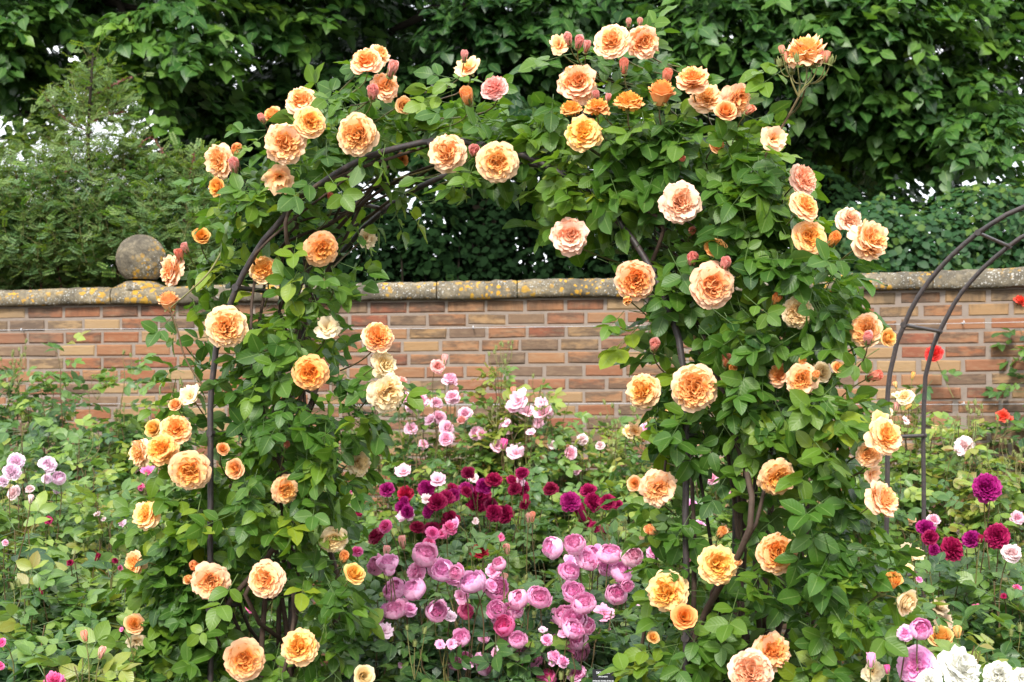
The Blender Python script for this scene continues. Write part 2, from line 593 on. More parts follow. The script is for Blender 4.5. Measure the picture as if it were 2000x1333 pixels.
def petal(r, az, r0, z0, path, W, cup=.35, ruf=.05, nu=5, nv=4, ring=0.5, notch=.1, roll=0.0):
    """path: list of (lean in radians from the axis, step length) from base to tip"""
    pts = [(r0, z0)]
    for a, s in path:
        pts.append((pts[-1][0] + math.sin(a) * s, pts[-1][1] + math.cos(a) * s))
    pts = np.array(pts)
    tt = np.linspace(0, 1, nv + 1)
    sp = np.linspace(0, 1, len(pts))
    R = np.interp(tt, sp, pts[:, 0]); Z = np.interp(tt, sp, pts[:, 1])
    u = np.linspace(-1, 1, nu)
    er = np.array([math.cos(az), math.sin(az), 0]); et = np.array([-math.sin(az), math.cos(az), 0])
    if roll:
        et, er = et * math.cos(roll) + er * math.sin(roll), er * math.cos(roll) - et * math.sin(roll)
    c0 = np.array([math.cos(az), math.sin(az), 0])
    ph = r.uniform(0, 6.3, 3)
    V, UV = [], []
    for i, t in enumerate(tt):
        w = W * np.interp(t, [0, .3, .65, .88, 1], [.34, .74, 1, .98, .80])
        for uu in u:
            te = t * (1 - .09 * uu * uu * t) - notch * t ** 4 * max(0, 1 - abs(uu) * 2.2)
            rr, zz = np.interp(te, tt, R), np.interp(te, tt, Z)
            rf = ruf * t * t * (math.sin(uu * 4.2 + ph[0]) + .6 * math.sin(uu * 8.5 + ph[1]))
            base = c0 * r0 + er * (rr - r0)
            V.append(base + et * uu * w - er * cup * w * uu * uu * (1 - .35 * t) + np.array([0, 0, zz + rf]) + er * rf * .7)
            UV.append((ring, t))
    f = [(i * nu + j, i * nu + j + 1, (i + 1) * nu + j + 1, (i + 1) * nu + j) for i in range(nv) for j in range(nu - 1)]
    return Chunk(V, f, UV)


rad = math.radians


def full_rose(seed, n_in=96, flat=1.0, outer=(9, 9, 9), ragged=0.0, disk=.66):
    r = np.random.default_rng(seed)
    cs = []
    for k, (n, L, l0, l1, l2, z, ring, W) in enumerate(((outer[0], .98, 66, 86, 98, -.26, 1.0, .40), (outer[1], .89, 60, 80, 94, -.20, .85, .38), (outer[2], .80, 52, 72, 88, -.14, .62, .34))):
        a0 = r.uniform(0, 6)
        for i in range(n):
            d = r.normal() * rad(4 + 9 * ragged)
            s = L / 3 * r.uniform(.94, 1.05)
            cs.append(petal(r, a0 + i * 2 * math.pi / n + r.normal() * .10, .06, z, [(rad(l0) + d, s), (rad(l1) + d, s), (rad(l2) + d * 1.5, s)], W * r.uniform(.9, 1.12), .16, .032 + .03 * ragged, 7, 5, ring, r.uniform(0, .07)))
    q0 = r.uniform(0, 6)
    nq = 4 + int(r.integers(0, 2))
    for i in range(n_in):
        q = (i + .5) / n_in
        rr = disk * math.sqrt(q)
        az = i * 2.39996 + r.normal() * .1
        # petals of one quarter turn towards that quarter's own axis, as in quartered roses
        sec = round((az - q0) / (2 * math.pi / nq)) * (2 * math.pi / nq) + q0
        roll = (az - sec) * r.uniform(-1.3, -.5) + r.normal() * .6
        top = .44 * flat - .27 * q + r.normal() * .035 - .10 * max(0, .12 - q) / .12
        L = .50 + r.normal() * .03
        lean = rad(4 + 40 * q) + r.normal() * .13
        cs.append(petal(r, az, rr * .84, top - L * .93, [(lean * .5, L / 3), (lean, L / 3), (lean + rad(38) * r.uniform(-.2, 1.2), L / 3)], r.uniform(.13, .26), r.uniform(.6, 1.4), .034, 5, 4, .02 + .46 * q * q, r.uniform(-.05, .10), roll))
    return cs


def half_rose(seed):
    """half open: upright spiral petals with reflexed rims"""
    r = np.random.default_rng(seed)
    cs = []
    for i in range(24):
        q = i / 24
        az = i * 2.39996
        lean = rad(6 + 46 * q)
        r0 = .05 + .22 * q
        L = .98 - .12 * q
        cs.append(petal(r, az, r0, -.42, [(rad(48) * (.4 + q * .5), L * .34), (lean * .55, L * .36), (lean + rad(40) * q, L * .30)], .30 + .22 * q, .75 - .3 * q, .035, 6, 5, .1 + .75 * q, r.uniform(0, .1)))
    return cs


def bowl_rose(seed, openness=0.0):
    """a globular, in-curving cup full of petals"""
    r = np.random.default_rng(seed)
    cs = []
    for k, (n, sc, ring) in enumerate(((6, 1.0, 1.0), (6, .92, .8), (6, .82, .55), (7, .70, .35))):
        a0 = r.uniform(0, 6)
        for i in range(n):
            d = r.normal() * .08 + openness * rad(14) * (1 if k == 0 else .5)
            s = .43 * sc * r.uniform(.94, 1.04)
            cs.append(petal(r, a0 + i * 6.283 / n + r.normal() * .1, .08, -.62 + .05 * k, [(rad(82) + d, s), (rad(48) + d, s), (rad(6) + d, s), (rad(-30) + d + r.normal() * .12, s)], .58 * sc * r.uniform(.92, 1.08), .34, .038, 7, 7, ring, r.uniform(-.05, .16)))
    for i in range(34):
        q = (i + .5) / 34
        L = .40
        cs.append(petal(r, i * 2.4, .46 * math.sqrt(q), -.12, [(rad(15), L / 3), (rad(5), L / 3), (rad(-10) + r.normal() * .3, L / 3)], r.uniform(.16, .26), .7, .03, 4, 3, .1 + .3 * q, .05, r.normal() * .8))
    return cs


def loose_rose(seed):
    """a few broad wavy petals round a loose centre"""
    r = np.random.default_rng(seed)
    cs = []
    for n, L, l, W, ring in ((5, .95, 66, .52, 1.0), (5, .78, 45, .42, .7), (5, .55, 25, .28, .4)):
        a0 = r.uniform(0, 6)
        for i in range(n):
            d = r.normal() * .22
            s = L / 3
            cs.append(petal(r, a0 + i * 6.283 / n + r.normal() * .2, .05, -.2, [(rad(l * .8) + d, s), (rad(l) + d, s), (rad(l + 22) + d, s)], W * r.uniform(.8, 1.1), .25, .09, 7, 5, ring, r.uniform(0, .15)))
    st = []
    for i in range(16):
        a = r.uniform(0, 6.28); b = r.uniform(.03, .14)
        st.append(strip((0, 0, -.1), (math.cos(a) * b, math.sin(a) * b, .16 + r.uniform(0, .08)), .012))
    s = merge(st); s.mat = 1
    return cs, s


def bud_rose(seed):
    r = np.random.default_rng(seed)
    cs = []
    for i in range(9):
        q = i / 9
        cs.append(petal(r, i * 2.4, .05, -.9, [(rad(50) * (.5 + .5 * q), .5), (rad(6), .6), (rad(-26 + 26 * q) + r.normal() * .06, .62), (rad(-20 + 55 * q), .28)], .52 + .1 * q, .8, .03, 6, 6, .2 + .7 * q, 0))
    return cs


def calyx_chunks(r0=.13, sep=.5, seed=0, z=-.30, up=False):
    """hip and five pointed sepals under a bloom"""
    r = np.random.default_rng(seed)
    P = np.array([[0, 0, z - .30], [0, 0, z - .2], [0, 0, z - .08], [0, 0, z]])
    cs = tube(P, np.array([.03, r0, r0 * 1.05, r0 * .8]), 7, False)
    for i in range(5):
        cs.append(petal(r, i * 1.2566, r0 * .8, z, [(rad(30 if up else 75), sep * .4), (rad(-6 if up else 100), sep * .3), (rad(-10 if up else 125), sep * .3)], .10, .2, 0, 3, 3, .5, -.45))
    return cs


FULL = [mesh("full_rose", full_rose(100 + i, 70 + 5 * i, .8 + .07 * (i % 4), ((9, 9, 9), (8, 9, 10), (9, 8, 10))[i % 3], (i % 3) * .45, .70 + .02 * (i % 4)), [M_PETAL, M_STAMEN]) for i in range(7)]
DENSE = [mesh("dense_rosette", full_rose(200 + i, 90, 1.25, (9, 9, 9), .6, .74), [M_PETAL, M_STAMEN]) for i in range(3)]
HALF = [mesh("half_open_rose", half_rose(300 + i), [M_PETAL, M_STAMEN]) for i in range(3)]
BOWL = [mesh("cupped_rose", bowl_rose(400 + i, (.5, 1.0, 1.7, .8)[i]), [M_PETAL, M_STAMEN]) for i in range(4)]
LOOSE = []
for i in range(3):
    a, b = loose_rose(500 + i)
    LOOSE.append(mesh("loose_rose", a + [b], [M_PETAL, M_STAMEN]))
BUD = [mesh("rose_bud", bud_rose(600 + i), [M_PETAL, M_STAMEN]) for i in range(2)]
CALYX = mesh("calyx", calyx_chunks(), [M_CALYX])
CALYX_UP = mesh("calyx", calyx_chunks(.42, 1.2, 3, -.86, True), [M_CALYX])
GREENBUD = mesh("green_bud", calyx_chunks(.55, 1.9, 5, -.7, True) + tube(np.array([[0, 0, -.8], [0, 0, -.3], [0, 0, .3], [0, 0, .75]]), [.4, .52, .42, .1], 7), [M_CALYX])

COLOURS = {   # petal colour, paling of the outer petals
    'A': (.94, .425, .070, .72), 'O': (.92, .40, .05, .40), 'P': (.95, .475, .130, .92), 'Y': (.93, .49, .065, .6), 'K': (.88, .47, .25, 1.0),
    'C': (.90, .68, .34, .80), 'R': (.85, .30, .18, .35), 'S': (.84, .35, .28, .7),
    'pink': (.97, .37, .66, .6), 'deep': (.86, .13, .38, .25), 'pale': (.88, .44, .58, .7), 'blush': (.86, .60, .60, .8), 'lilac': (.86, .60, .74, .6),
    'crimson': (.36, .008, .075, .02), 'scarlet': (.52, .012, .06, .03), 'purple': (.38, .008, .17, .06), 'maroon': (.24, .006, .045, .02),
    'coral': (.80, .075, .035, .08), 'white': (.80, .79, .71, .2), 'tan': (.66, .45, .25, .5), 'lemon': (.90, .62, .22, .7),
}
BLOOM_BLOCKS = [(1878, 1304, 50, 4.2), (1950, 1320, 34, 4.2), (1789, 1300, 46, 4.4), (1798, 1232, 30, 4.4), (1812, 1330, 34, 4.2), (1838, 1240, 34, 5), (1807, 1040, 28, 5.2)]      # (px, py, radius px, depth) of every bloom, so leaves in front of it can be left out


def bloom(parent, base, pos, dia, direc, kind, colour, anchor=None, calyx=True, stalk_r=.0022, stalk_mat=None, label=None):
    """one flower as a part of its plant, its stalk and calyx as sub-parts"""
    src = {'F': FULL, 'D': DENSE, 'H': HALF, 'B': BOWL, 'L': LOOSE, 'b': BUD, 'g': [GREENBUD]}[kind]
    me = src[int(RNG.integers(0, len(src)))]
    o = link("bud" if kind in 'bg' else "bloom", me, parent)
    z = unit(np.asarray(direc, float))
    M = Matrix(frames(z[None], RNG.normal(size=(1, 3)))[0].tolist()).to_4x4()
    if kind in 'bg':
        dia = dia * 1.05
        s = dia / 2 / .75
    else:
        s = dia / 2 / (1.0 if kind != 'H' else .86)
    loc = np.asarray(pos) - np.asarray(base)
    mw = Matrix.Translation(loc.tolist()) @ M @ Matrix.Scale(s, 4)
    deep = 1.35 if (z[2] > .6 and kind in 'FH') else 1.0      # upright blooms show a deeper cup
    o.location, o.rotation_euler, o.scale = loc.tolist(), M.to_euler(), (s, s, s * deep * float(RNG.uniform(.9, 1.15)))
    c = np.array(COLOURS[colour])
    c[:3] = np.clip(c[:3] * (1 + RNG.normal() * .03), 0, .93)
    c[3] = np.clip(c[3] * RNG.uniform(.8, 1.15), 0, 1)
    o.color = c.tolist()
    if label:
        o["label"] = label
    if calyx and kind != 'g':
        link("calyx", CALYX_UP if kind == 'b' else CALYX, o)
    if anchor is not None:
        b0 = np.asarray(pos) - z * s * (.55 if kind not in 'bg' else .9)
        mid = b0 - z * min(.10, .5 * np.linalg.norm(b0 - anchor)) + np.array([0, 0, -.01])
        st = link("stalk", mesh("stalk", tube(bez(anchor, mid, b0, 7), np.linspace(1.3, .9, 7) * stalk_r, 5, False), [stalk_mat or M_GREENSTEM], base), o)
        st.matrix_parent_inverse = (Matrix.Translation(loc.tolist()) @ M @ Matrix.Diagonal((s, s, o.scale[2], 1))).inverted()
    return o


# ------------------------------------------------------------------ ground
def ground():
    n = 60
    g = np.concatenate([np.linspace(-400, -14, 12), np.linspace(-12, 12, 48), np.linspace(14, 400, 12)])
    X, Yy = np.meshgrid(g, g + 8, indexing='ij')
    Z = np.where((abs(X) < 12) & (abs(Yy - 8) < 12), RNG.normal(size=X.shape) * .012, 0)
    k = len(g)
    i, j = np.meshgrid(np.arange(k - 1), np.arange(k - 1), indexing='ij')
    a = (i * k + j).ravel()
    c = Chunk(np.stack([X, Yy, Z], -1).reshape(-1, 3), np.stack([a, a + k, a + k + 1, a + 1], -1))
    o = link("ground", mesh("ground", [c], [M_SOIL]))
    tag(o, kind="structure")


ground()

# ------------------------------------------------------------------ brick wall with coping


def wall_y(x):
    return 9.15 - .10 * x - .04 * np.maximum(x, 0) ** 2


def wall_x(px):
    """x on the wall seen at photo column px"""
    x = (px - CX) / F * 9.15
    for _ in range(8):
        x = (px - CX) / F * wall_y(x)
    return x



def build_wall():
    root = thing("brick_wall", "long salmon and buff brick garden wall with lichened stone coping", "wall", (0, 9.15, 0))
    base = (0, 9.15, 0)
    rise = .008     # the courses climb slightly to the right
    course, bl, bh, dp = .0745, .2145, .0645, .10
    V, Fq = [], []
    ncourse = int(WALL_TOP / course) + 1
    xs = np.arange(-5.2, 5.2, .2245)
    cs = []
    for ci in range(ncourse):
        zc = WALL_TOP - .010 - course * (ci + .5) + .004
        if zc < -.05:
            break
        sh = (.5 if ci % 2 else 0) * .2245 + (RNG.normal() * .006) + (.07 if ci % 5 == 3 else 0)
        for x0 in xs + sh:
            w = bl * RNG.uniform(.975, 1.0) / 2
            h = bh * RNG.uniform(.93, 1.02) / 2
            xc = x0 + RNG.normal() * .0015
            y = wall_y(xc) + RNG.normal() * .0015
            slope = -.10 - .08 * max(xc, 0)
            tx = unit(np.array([1, slope, 0])); ny = np.array([tx[1], -tx[0], 0]) * -1
            ny = np.array([-tx[1], tx[0], 0])      # points away from the camera
            b = .0075
            tilt = RNG.normal() * .010
            ring = [(-w, -h), (w, -h), (w, h), (-w, h)]
            pts = []
            for dep, ins in ((.022, 0), (b, 0), (0, b)):
                for (a, c) in ring:
                    aa = a - math.copysign(ins, a) + RNG.normal() * .0012
                    cc = c - math.copysign(ins, c) + RNG.normal() * .0010
                    pts.append(np.array([xc, y, zc + rise * xc]) + tx * aa + np.array([0, 0, cc + a * tilt]) + ny * dep)
            f = [(8, 9, 10, 11)]
            for r in (0, 1):
                for j in range(4):
                    f.append((r * 4 + j, r * 4 + (j + 1) % 4, (r + 1) * 4 + (j + 1) % 4, (r + 1) * 4 + j))
            cs.append(Chunk(pts, f))
    # the mortar bed the bricks sit in, and the wall's own thickness
    gx = np.linspace(-5.4, 5.4, 61)
    mv, mf = [], []
    for x in gx:
        y = wall_y(x)
        mv += [(x, y + .0065, -.1), (x, y + .0065, WALL_TOP + rise * x), (x, y + .22, WALL_TOP + rise * x), (x, y + .22, -.1)]
    for i in range(60):
        for j in range(3):
            mf.append((i * 4 + j, i * 4 + 4 + j, i * 4 + 5 + j, i * 4 + 1 + j))
    link("brickwork", mesh("brickwork", [merge(cs)], [M_BRICK], base, False), root)
    link("mortar", mesh("mortar", [Chunk(mv, mf)], [M_MORTAR], base, False), root)
    joints = [-420, -120, 219, 560, 853, 1010, 1425, 1818, 2230]
    for a, b in zip(joints[:-1], joints[1:]):
        xa, xb = wall_x(a) + .003, wall_x(b) - .003
        n = max(6, int((xb - xa) / .03))
        # profile from the back bottom round to the front underside: y offset from the wall face, z above the brickwork
        prof = [(.26, 0), (.26, .055), (.20, .088), (.12, .104), (.04, .102), (-.015, .092), (-.042, .070), (-.050, .048), (-.052, .022), (-.046, .004), (-.03, -.002), (.0, 0)]
        m = len(prof)
        V = []
        hh = RNG.uniform(.97, 1.07)
        for i in range(n + 1):
            x = xa + (xb - xa) * i / n
            e = 1 - .035 * max(0, 1 - min(i, n - i) / 1.0)
            for (py, pz) in prof:
                nz = .003 * math.sin(x * 21 + pz * 60) + RNG.normal() * .0022
                V.append((x, wall_y(x) + py * e + nz, WALL_TOP + rise * x + pz * hh * e + RNG.normal() * .0018 + .003 * math.sin(x * 7)))
        f = [(i * m + j, i * m + j + 1, (i + 1) * m + j + 1, (i + 1) * m + j) for i in range(n) for j in range(m - 1)]
        caps = [tuple(range(m)), tuple(n * m + j for j in range(m - 1, -1, -1))]
        link("coping_stone", mesh("coping_stone", [Chunk(V, f), Chunk(V, caps)], [M_STONE], base), root)


build_wall()


def finial():
    x = wall_x(268)
    y = wall_y(x) + .10
    zb = WALL_TOP + .092 + .008 * x
    root = thing("ball_finial", "round grey stone ball finial standing on the wall coping", "finial", (x, y, zb))

    def lathe(name, prof, k=40, amp=.0015):
        V = []
        for (r, z) in prof:
            for j in range(k):
                a = j * 2 * math.pi / k
                rr = r * (1 + RNG.normal() * amp / max(r, .03))
                V.append((rr * math.cos(a), rr * math.sin(a), z))
        f = [(i * k + j, i * k + (j + 1) % k, (i + 1) * k + (j + 1) % k, (i + 1) * k + j) for i in range(len(prof) - 1) for j in range(k)]
        link(name, mesh(name, [Chunk(V, f), Chunk(V, [tuple(range((len(prof) - 1) * k, len(prof) * k))])], [M_STONE]), root)

    R = .146
    lathe("neck", [(.142, -.012), (.142, .016), (.125, .026), (.105, .034), (.098, .042)])
    lathe("ball", [(R * math.sin(t), .030 + R - R * math.cos(t)) for t in np.linspace(.62, math.pi - .02, 26)])


finial()


def wall_wire(z, label):
    root = thing("wall_wire", label, "wire", (0, 9.10, z), "training wires on the brick wall")
    xs = np.linspace(-5, 5, 60)
    P = np.stack([xs, wall_y(xs) - .035, z + .004 * np.sin(xs * 2.1)], 1)
    link("wire", mesh("wire", tube(P, .0016, 4, False), [M_WIRE], root.location), root)
    for x in np.arange(-4.6, 5, 1.32):
        xx = x + .42
        y = wall_y(xx)
        P = np.array([[xx, y + .01, z], [xx, y - .02, z], [xx, y - .034, z - .008], [xx, y - .046, z], [xx, y - .034, z + .009]])
        link("vine_eye", mesh("vine_eye", tube(P, .0035, 5), [M_WIRE], root.location), root)


wall_wire(EYE + (810 - 640) / F * 9.12, "upper thin galvanised training wire stretched along the brick wall")
wall_wire(EYE + (810 - 790) / F * 9.12, "lower thin galvanised training wire just above the pink roses")

# ------------------------------------------------------------------ iron rose arches
ARCH = dict(cx=-.226, cy=4.564, zs=1.518, R=.753, th=-.428, D=.45)
ARCH2 = dict(cx=1.928, cy=5.269, zs=1.528, R=.71, th=-.5, D=.50)


def arch_point(A, s, d):
    """s: -1..0 up the left leg, 0..1 along the half circle, 1..2 down the right leg; d: 0 front hoop, 1 back hoop"""
    if s < 0:
        a, z = -A['R'], A['zs'] * (1 + s)
    elif s > 1:
        a, z = A['R'], A['zs'] * (2 - s)
    else:
        a, z = -A['R'] * math.cos(math.pi * s), A['zs'] + A['R'] * math.sin(math.pi * s)
    x = A['cx'] + a * math.cos(A['th']) - d * A['D'] * math.sin(A['th'])
    y = A['cy'] + a * math.sin(A['th']) + d * A['D'] * math.cos(A['th'])
    return np.array([x, y, z])


def arch(A, label, rungs, r=.0092):
    root = thing("garden_arch", label, "arch", (A['cx'], A['cy'], 0), "iron hoop arches")
    ss = np.concatenate([np.linspace(-1.03, 0, 12)[:-1], np.linspace(0, 1, 40), np.linspace(1, 2.03, 12)[1:]])
    for d in (0, 1):
        P = np.array([arch_point(A, s, d) for s in ss]) + RNG.normal(size=(len(ss), 3)) * .0015
        link("hoop", mesh("hoop", tube(P, r, 10), [M_IRON], root.location), root)
    for s in rungs:
        a, b = arch_point(A, s, 0), arch_point(A, s, 1)
        P = np.array([a + (b - a) * t for t in np.linspace(.0, 1.0, 5)])
        cs = tube(P, r * .8, 8)
        for e in (a, b):
            v = unit(b - a)
            cs += tube(np.array([e - v * .010, e + v * .010]), r * 1.28, 8)
        link("rung", mesh("rung", cs, [M_IRON], root.location), root)


arch(ARCH, "dark iron double hoop arch buried under apricot climbing roses", [-.75, -.4, -.05, .16, .32, .5, .68, .84, 1.05, 1.4, 1.75])
arch(ARCH2, "bare dark iron hoop arch without any climber, by the red roses", [-.76, -.40, -.07, .13, .31, .5, .71, .875, 1.02, 1.4, 1.75], .0084)

# ------------------------------------------------------------------ climbing roses on the arch


def climb_y(px):
    """depth of the middle of the arch at photo column px"""
    return 5.07 + (np.asarray(px, float) - 500) / 950 * (4.41 - 5.07)


def climb_leaves(poly, dens, thin=(), margin=24, half=.33, edge=130., tone=0.0, yoff=0.0, templates=None, size=1.0):
    """compound leaves filling a body of foliage whose outline is poly"""
    poly = np.asarray(poly, float)
    lo, hi = poly.min(0), poly.max(0)
    N = int((hi - lo).prod() / 2500 * dens)
    p = RNG.uniform(lo, hi, (N, 2))
    ins, d, en = in_poly(p, poly)
    keep = ins & (d > margin)
    for (x, y, rx, ry, k) in thin:
        e = ((p[:, 0] - x) / rx) ** 2 + ((p[:, 1] - y) / ry) ** 2
        keep &= ~((e < 1) & (RNG.random(N) > k))
    p, d, en = p[keep], d[keep], en[keep]
    N = len(p)
    e = np.clip(d / edge, 0, 1)
    h = half * np.sqrt(1 - (1 - e) ** 2) + .04
    s = np.where(RNG.random(N) < .5, RNG.uniform(-1, -.55, N), RNG.uniform(-.9, 1, N))
    Y = climb_y(p[:, 0]) + yoff + h * s
    P = np.stack([(p[:, 0] - CX) / F * Y, Y, EYE + (HY - p[:, 1]) / F * Y], 1)
    out = np.stack([-en[:, 0] * 0, np.zeros(N), np.zeros(N)], 1)
    outw = np.stack([en[:, 0] * -1, np.zeros(N), en[:, 1]], 1) * (1 - e)[:, None]
    outw += np.stack([np.zeros(N), s * 1.0, np.zeros(N)], 1) * (e[:, None] * .9 + .15)
    outw = unit(outw)
    nrm = unit(np.array([0, 0, 1.0]) * RNG.uniform(.25, 1.0, (N, 1)) + outw * RNG.uniform(.35, 1.0, (N, 1)) + RNG.normal(size=(N, 3)) * .30)
    dr = unit(outw * .9 + np.array([0, 0, -.55]) + RNG.normal(size=(N, 3)) * .55)
    P = P - dr * .06
    S = RNG.uniform(.80, 1.22, N) * size
    clump = 1.4 * np.sin(P[:, 0] * 9 + 1) * np.sin(P[:, 2] * 8 + P[:, 1] * 5)
    T = np.clip(.36 + tone + .10 * clump + RNG.normal(size=N) * .15 + np.where(RNG.random(N) < .10, .34, 0), .02, .97)
    return [P, nrm, dr, S, T]


def cull(L, frac=.72, blocks=None):
    """leave out leaves that would lie across the middle of a flower facing the path"""
    P, nrm, dr, S, T = L
    ok = np.ones(len(P), bool)
    for k, fr in ((.03, .15), (.085, frac), (.14, .25)):
        C = P + dr * (k * S)[:, None]
        u = CX + C[:, 0] / C[:, 1] * F
        v = HY - (C[:, 2] - EYE) / C[:, 1] * F
        for (bx, by, br, bY) in (BLOOM_BLOCKS if blocks is None else blocks):
            ok &= ~((np.hypot(u - bx, v - by) < br * (1 + fr)) & (C[:, 1] < bY + .11))
    return [a[ok] for a in L]


def joinL(*Ls):
    return [np.concatenate(x) for x in zip(*Ls)]


def px_path(pts):
    return np.array([at(*q) for q in pts])


def climb_bloom(root, base, spec, cen_x):
    px, py, d, tx, ty, kind, col = spec[:7]
    off = spec[7] if len(spec) > 7 else 0.0
    Y = float(climb_y(px)) - .33 * (1 if kind not in 'bg' else .95) + off
    if d < 40 and kind not in 'bg':
        Y += .02
    pos = at(px, py, Y)
    dia = d / F * Y
    ty = ty * 2.4 if (ty >= .8 and kind not in 'bg') else ty
    dr = unit(np.array([tx + RNG.normal() * .20, -1.0, ty + RNG.normal() * .17 - .02]))
    cx = px + (cen_x - px) * .35
    anchor = at(cx, py + 60 + 30 * abs(ty), float(climb_y(cx)) - .04)
    # keep stalks short and plausible
    v = anchor - (pos - dr * dia * .3)
    L = np.linalg.norm(v)
    anchor = (pos - dr * dia * .3) + v / L * min(L, .34)
    BLOOM_BLOCKS.append((px, py, d / 2 * (1 if off < .05 else .72), Y))
    return bloom(root, base, pos, dia, dr, kind, col, anchor, True, .0021 if kind not in 'bg' else .0017, M_GREENSTEM if RNG.random() < .6 else M_REDSTEM)


# px, py, size px, facing right, facing up, kind, colour[, further back]
LEFT_BLOOMS = [
    (715, 118, 66, -.1, .55, 'F', 'A'), (742, 106, 46, .5, .4, 'F', 'P', .10), (766, 136, 26, .2, .5, 'b', 'S'), (752, 170, 62, .5, .1, 'F', 'P', .06), (728, 182, 28, 0, .5, 'b', 'S', -.03),
    (787, 206, 40, .5, .1, 'H', 'P', .08), (588, 195, 66, -.1, .6, 'F', 'P', .05), (606, 238, 68, .25, .1, 'F', 'A'), (557, 279, 86, -.12, .05, 'F', 'P', -.03), (533, 226, 44, -.4, .6, 'H', 'A', .06),
    (512, 232, 17, -.2, .8, 'b', 'S'), (546, 347, 74, .1, -.45, 'L', 'A', .05), (428, 316, 72, -.5, .1, 'F', 'P', .1), (464, 297, 30, .2, .3, 'b', 'A', .06), (457, 325, 25, .1, .6, 'b', 'S'),
    (425, 366, 44, -.4, .1, 'H', 'O', .08), (697, 263, 86, -.1, 0, 'F', 'P'), (393, 462, 40, .3, .7, 'H', 'O', .1), (362, 486, 19, 0, .8, 'b', 'S', .1), (351, 500, 22, -.1, .8, 'b', 'R', .1),
    (333, 528, 66, -1.0, -.05, 'F', 'P', .12), (330, 591, 48, -.2, .9, 'H', 'A', .12), (515, 526, 60, .0, .45, 'F', 'A', .12), (628, 487, 74, .15, -.2, 'F', 'A', .04), (443, 639, 86, 0, .05, 'F', 'P'),
    (605, 728, 74, .05, .05, 'F', 'O'), (738, 658, 66, .3, .3, 'F', 'A'), (638, 640, 58, .1, .2, 'L', 'C', .1), (750, 712, 58, .7, .0, 'F', 'C', .04), (757, 769, 80, .6, -.35, 'F', 'C', .0),
    (372, 775, 58, -.1, .5, 'L', 'C', .14), (343, 792, 32, -.3, .6, 'H', 'A', .08), (301, 838, 42, -.5, .4, 'H', 'Y', .14), (343, 838, 64, .1, .35, 'F', 'A', .08), (316, 877, 66, -.1, .1, 'F', 'O'),
    (271, 884, 62, -1.1, 0, 'F', 'P', .08), (370, 920, 86, .05, .03, 'F', 'A', -.03), (435, 878, 30, 0, .5, 'H', 'A'), (460, 916, 46, .05, .4, 'H', 'A'), (557, 958, 62, .3, 0, 'F', 'A'),
    (285, 1006, 64, -.2, .7, 'F', 'Y', .04), (262, 1100, 52, -.9, .05, 'F', 'A', .04), (411, 1136, 80, .15, 0, 'F', 'P'), (382, 1107, 24, -.2, .3, 'b', 'A'), (372, 1131, 22, -.5, 0, 'b', 'A'),
    (518, 1132, 80, 0, .2, 'F', 'P'), (262, 1220, 46, .1, .3, 'H', 'A', .04), (266, 1252, 48, .1, -.5, 'L', 'C', .05), (478, 1290, 86, -.05, .1, 'F', 'A'), (585, 1264, 76, .1, .35, 'F', 'Y'),
    (700, 905, 58, .7, -.1, 'F', 'C', .2), (652, 1056, 60, .5, -.4, 'F', 'C', .12), (691, 1122, 50, .4, .4, 'H', 'Y', .06), (672, 1090, 24, .1, .7, 'b', 'A', .06), (710, 1321, 50, .2, .2, 'H', 'C', .05),
    (716, 465, 46, .4, 0, 'L', 'C', .4), (646, 385, 17, 0, .6, 'b', 'R', .1), (635, 553, 15, 0, .6, 'b', 'R', .06), (915, 133, 62, .1, .45, 'L', 'A', .08), (907, 110, 19, -.1, .9, 'b', 'S'),
    (912, 189, 34, .1, .6, 'b', 'A', .02), (965, 171, 58, .1, .65, 'F', 'S', -.02), (873, 298, 80, -.45, -.05, 'F', 'P'), (926, 296, 28, 0, .3, 'b', 'S'), (971, 317, 86, .05, -.05, 'F', 'P', -.04),
    (560, 870, 15, .1, .7, 'b', 'R'), (785, 312, 30, .1, -.3, 'H', 'O', .2),
]
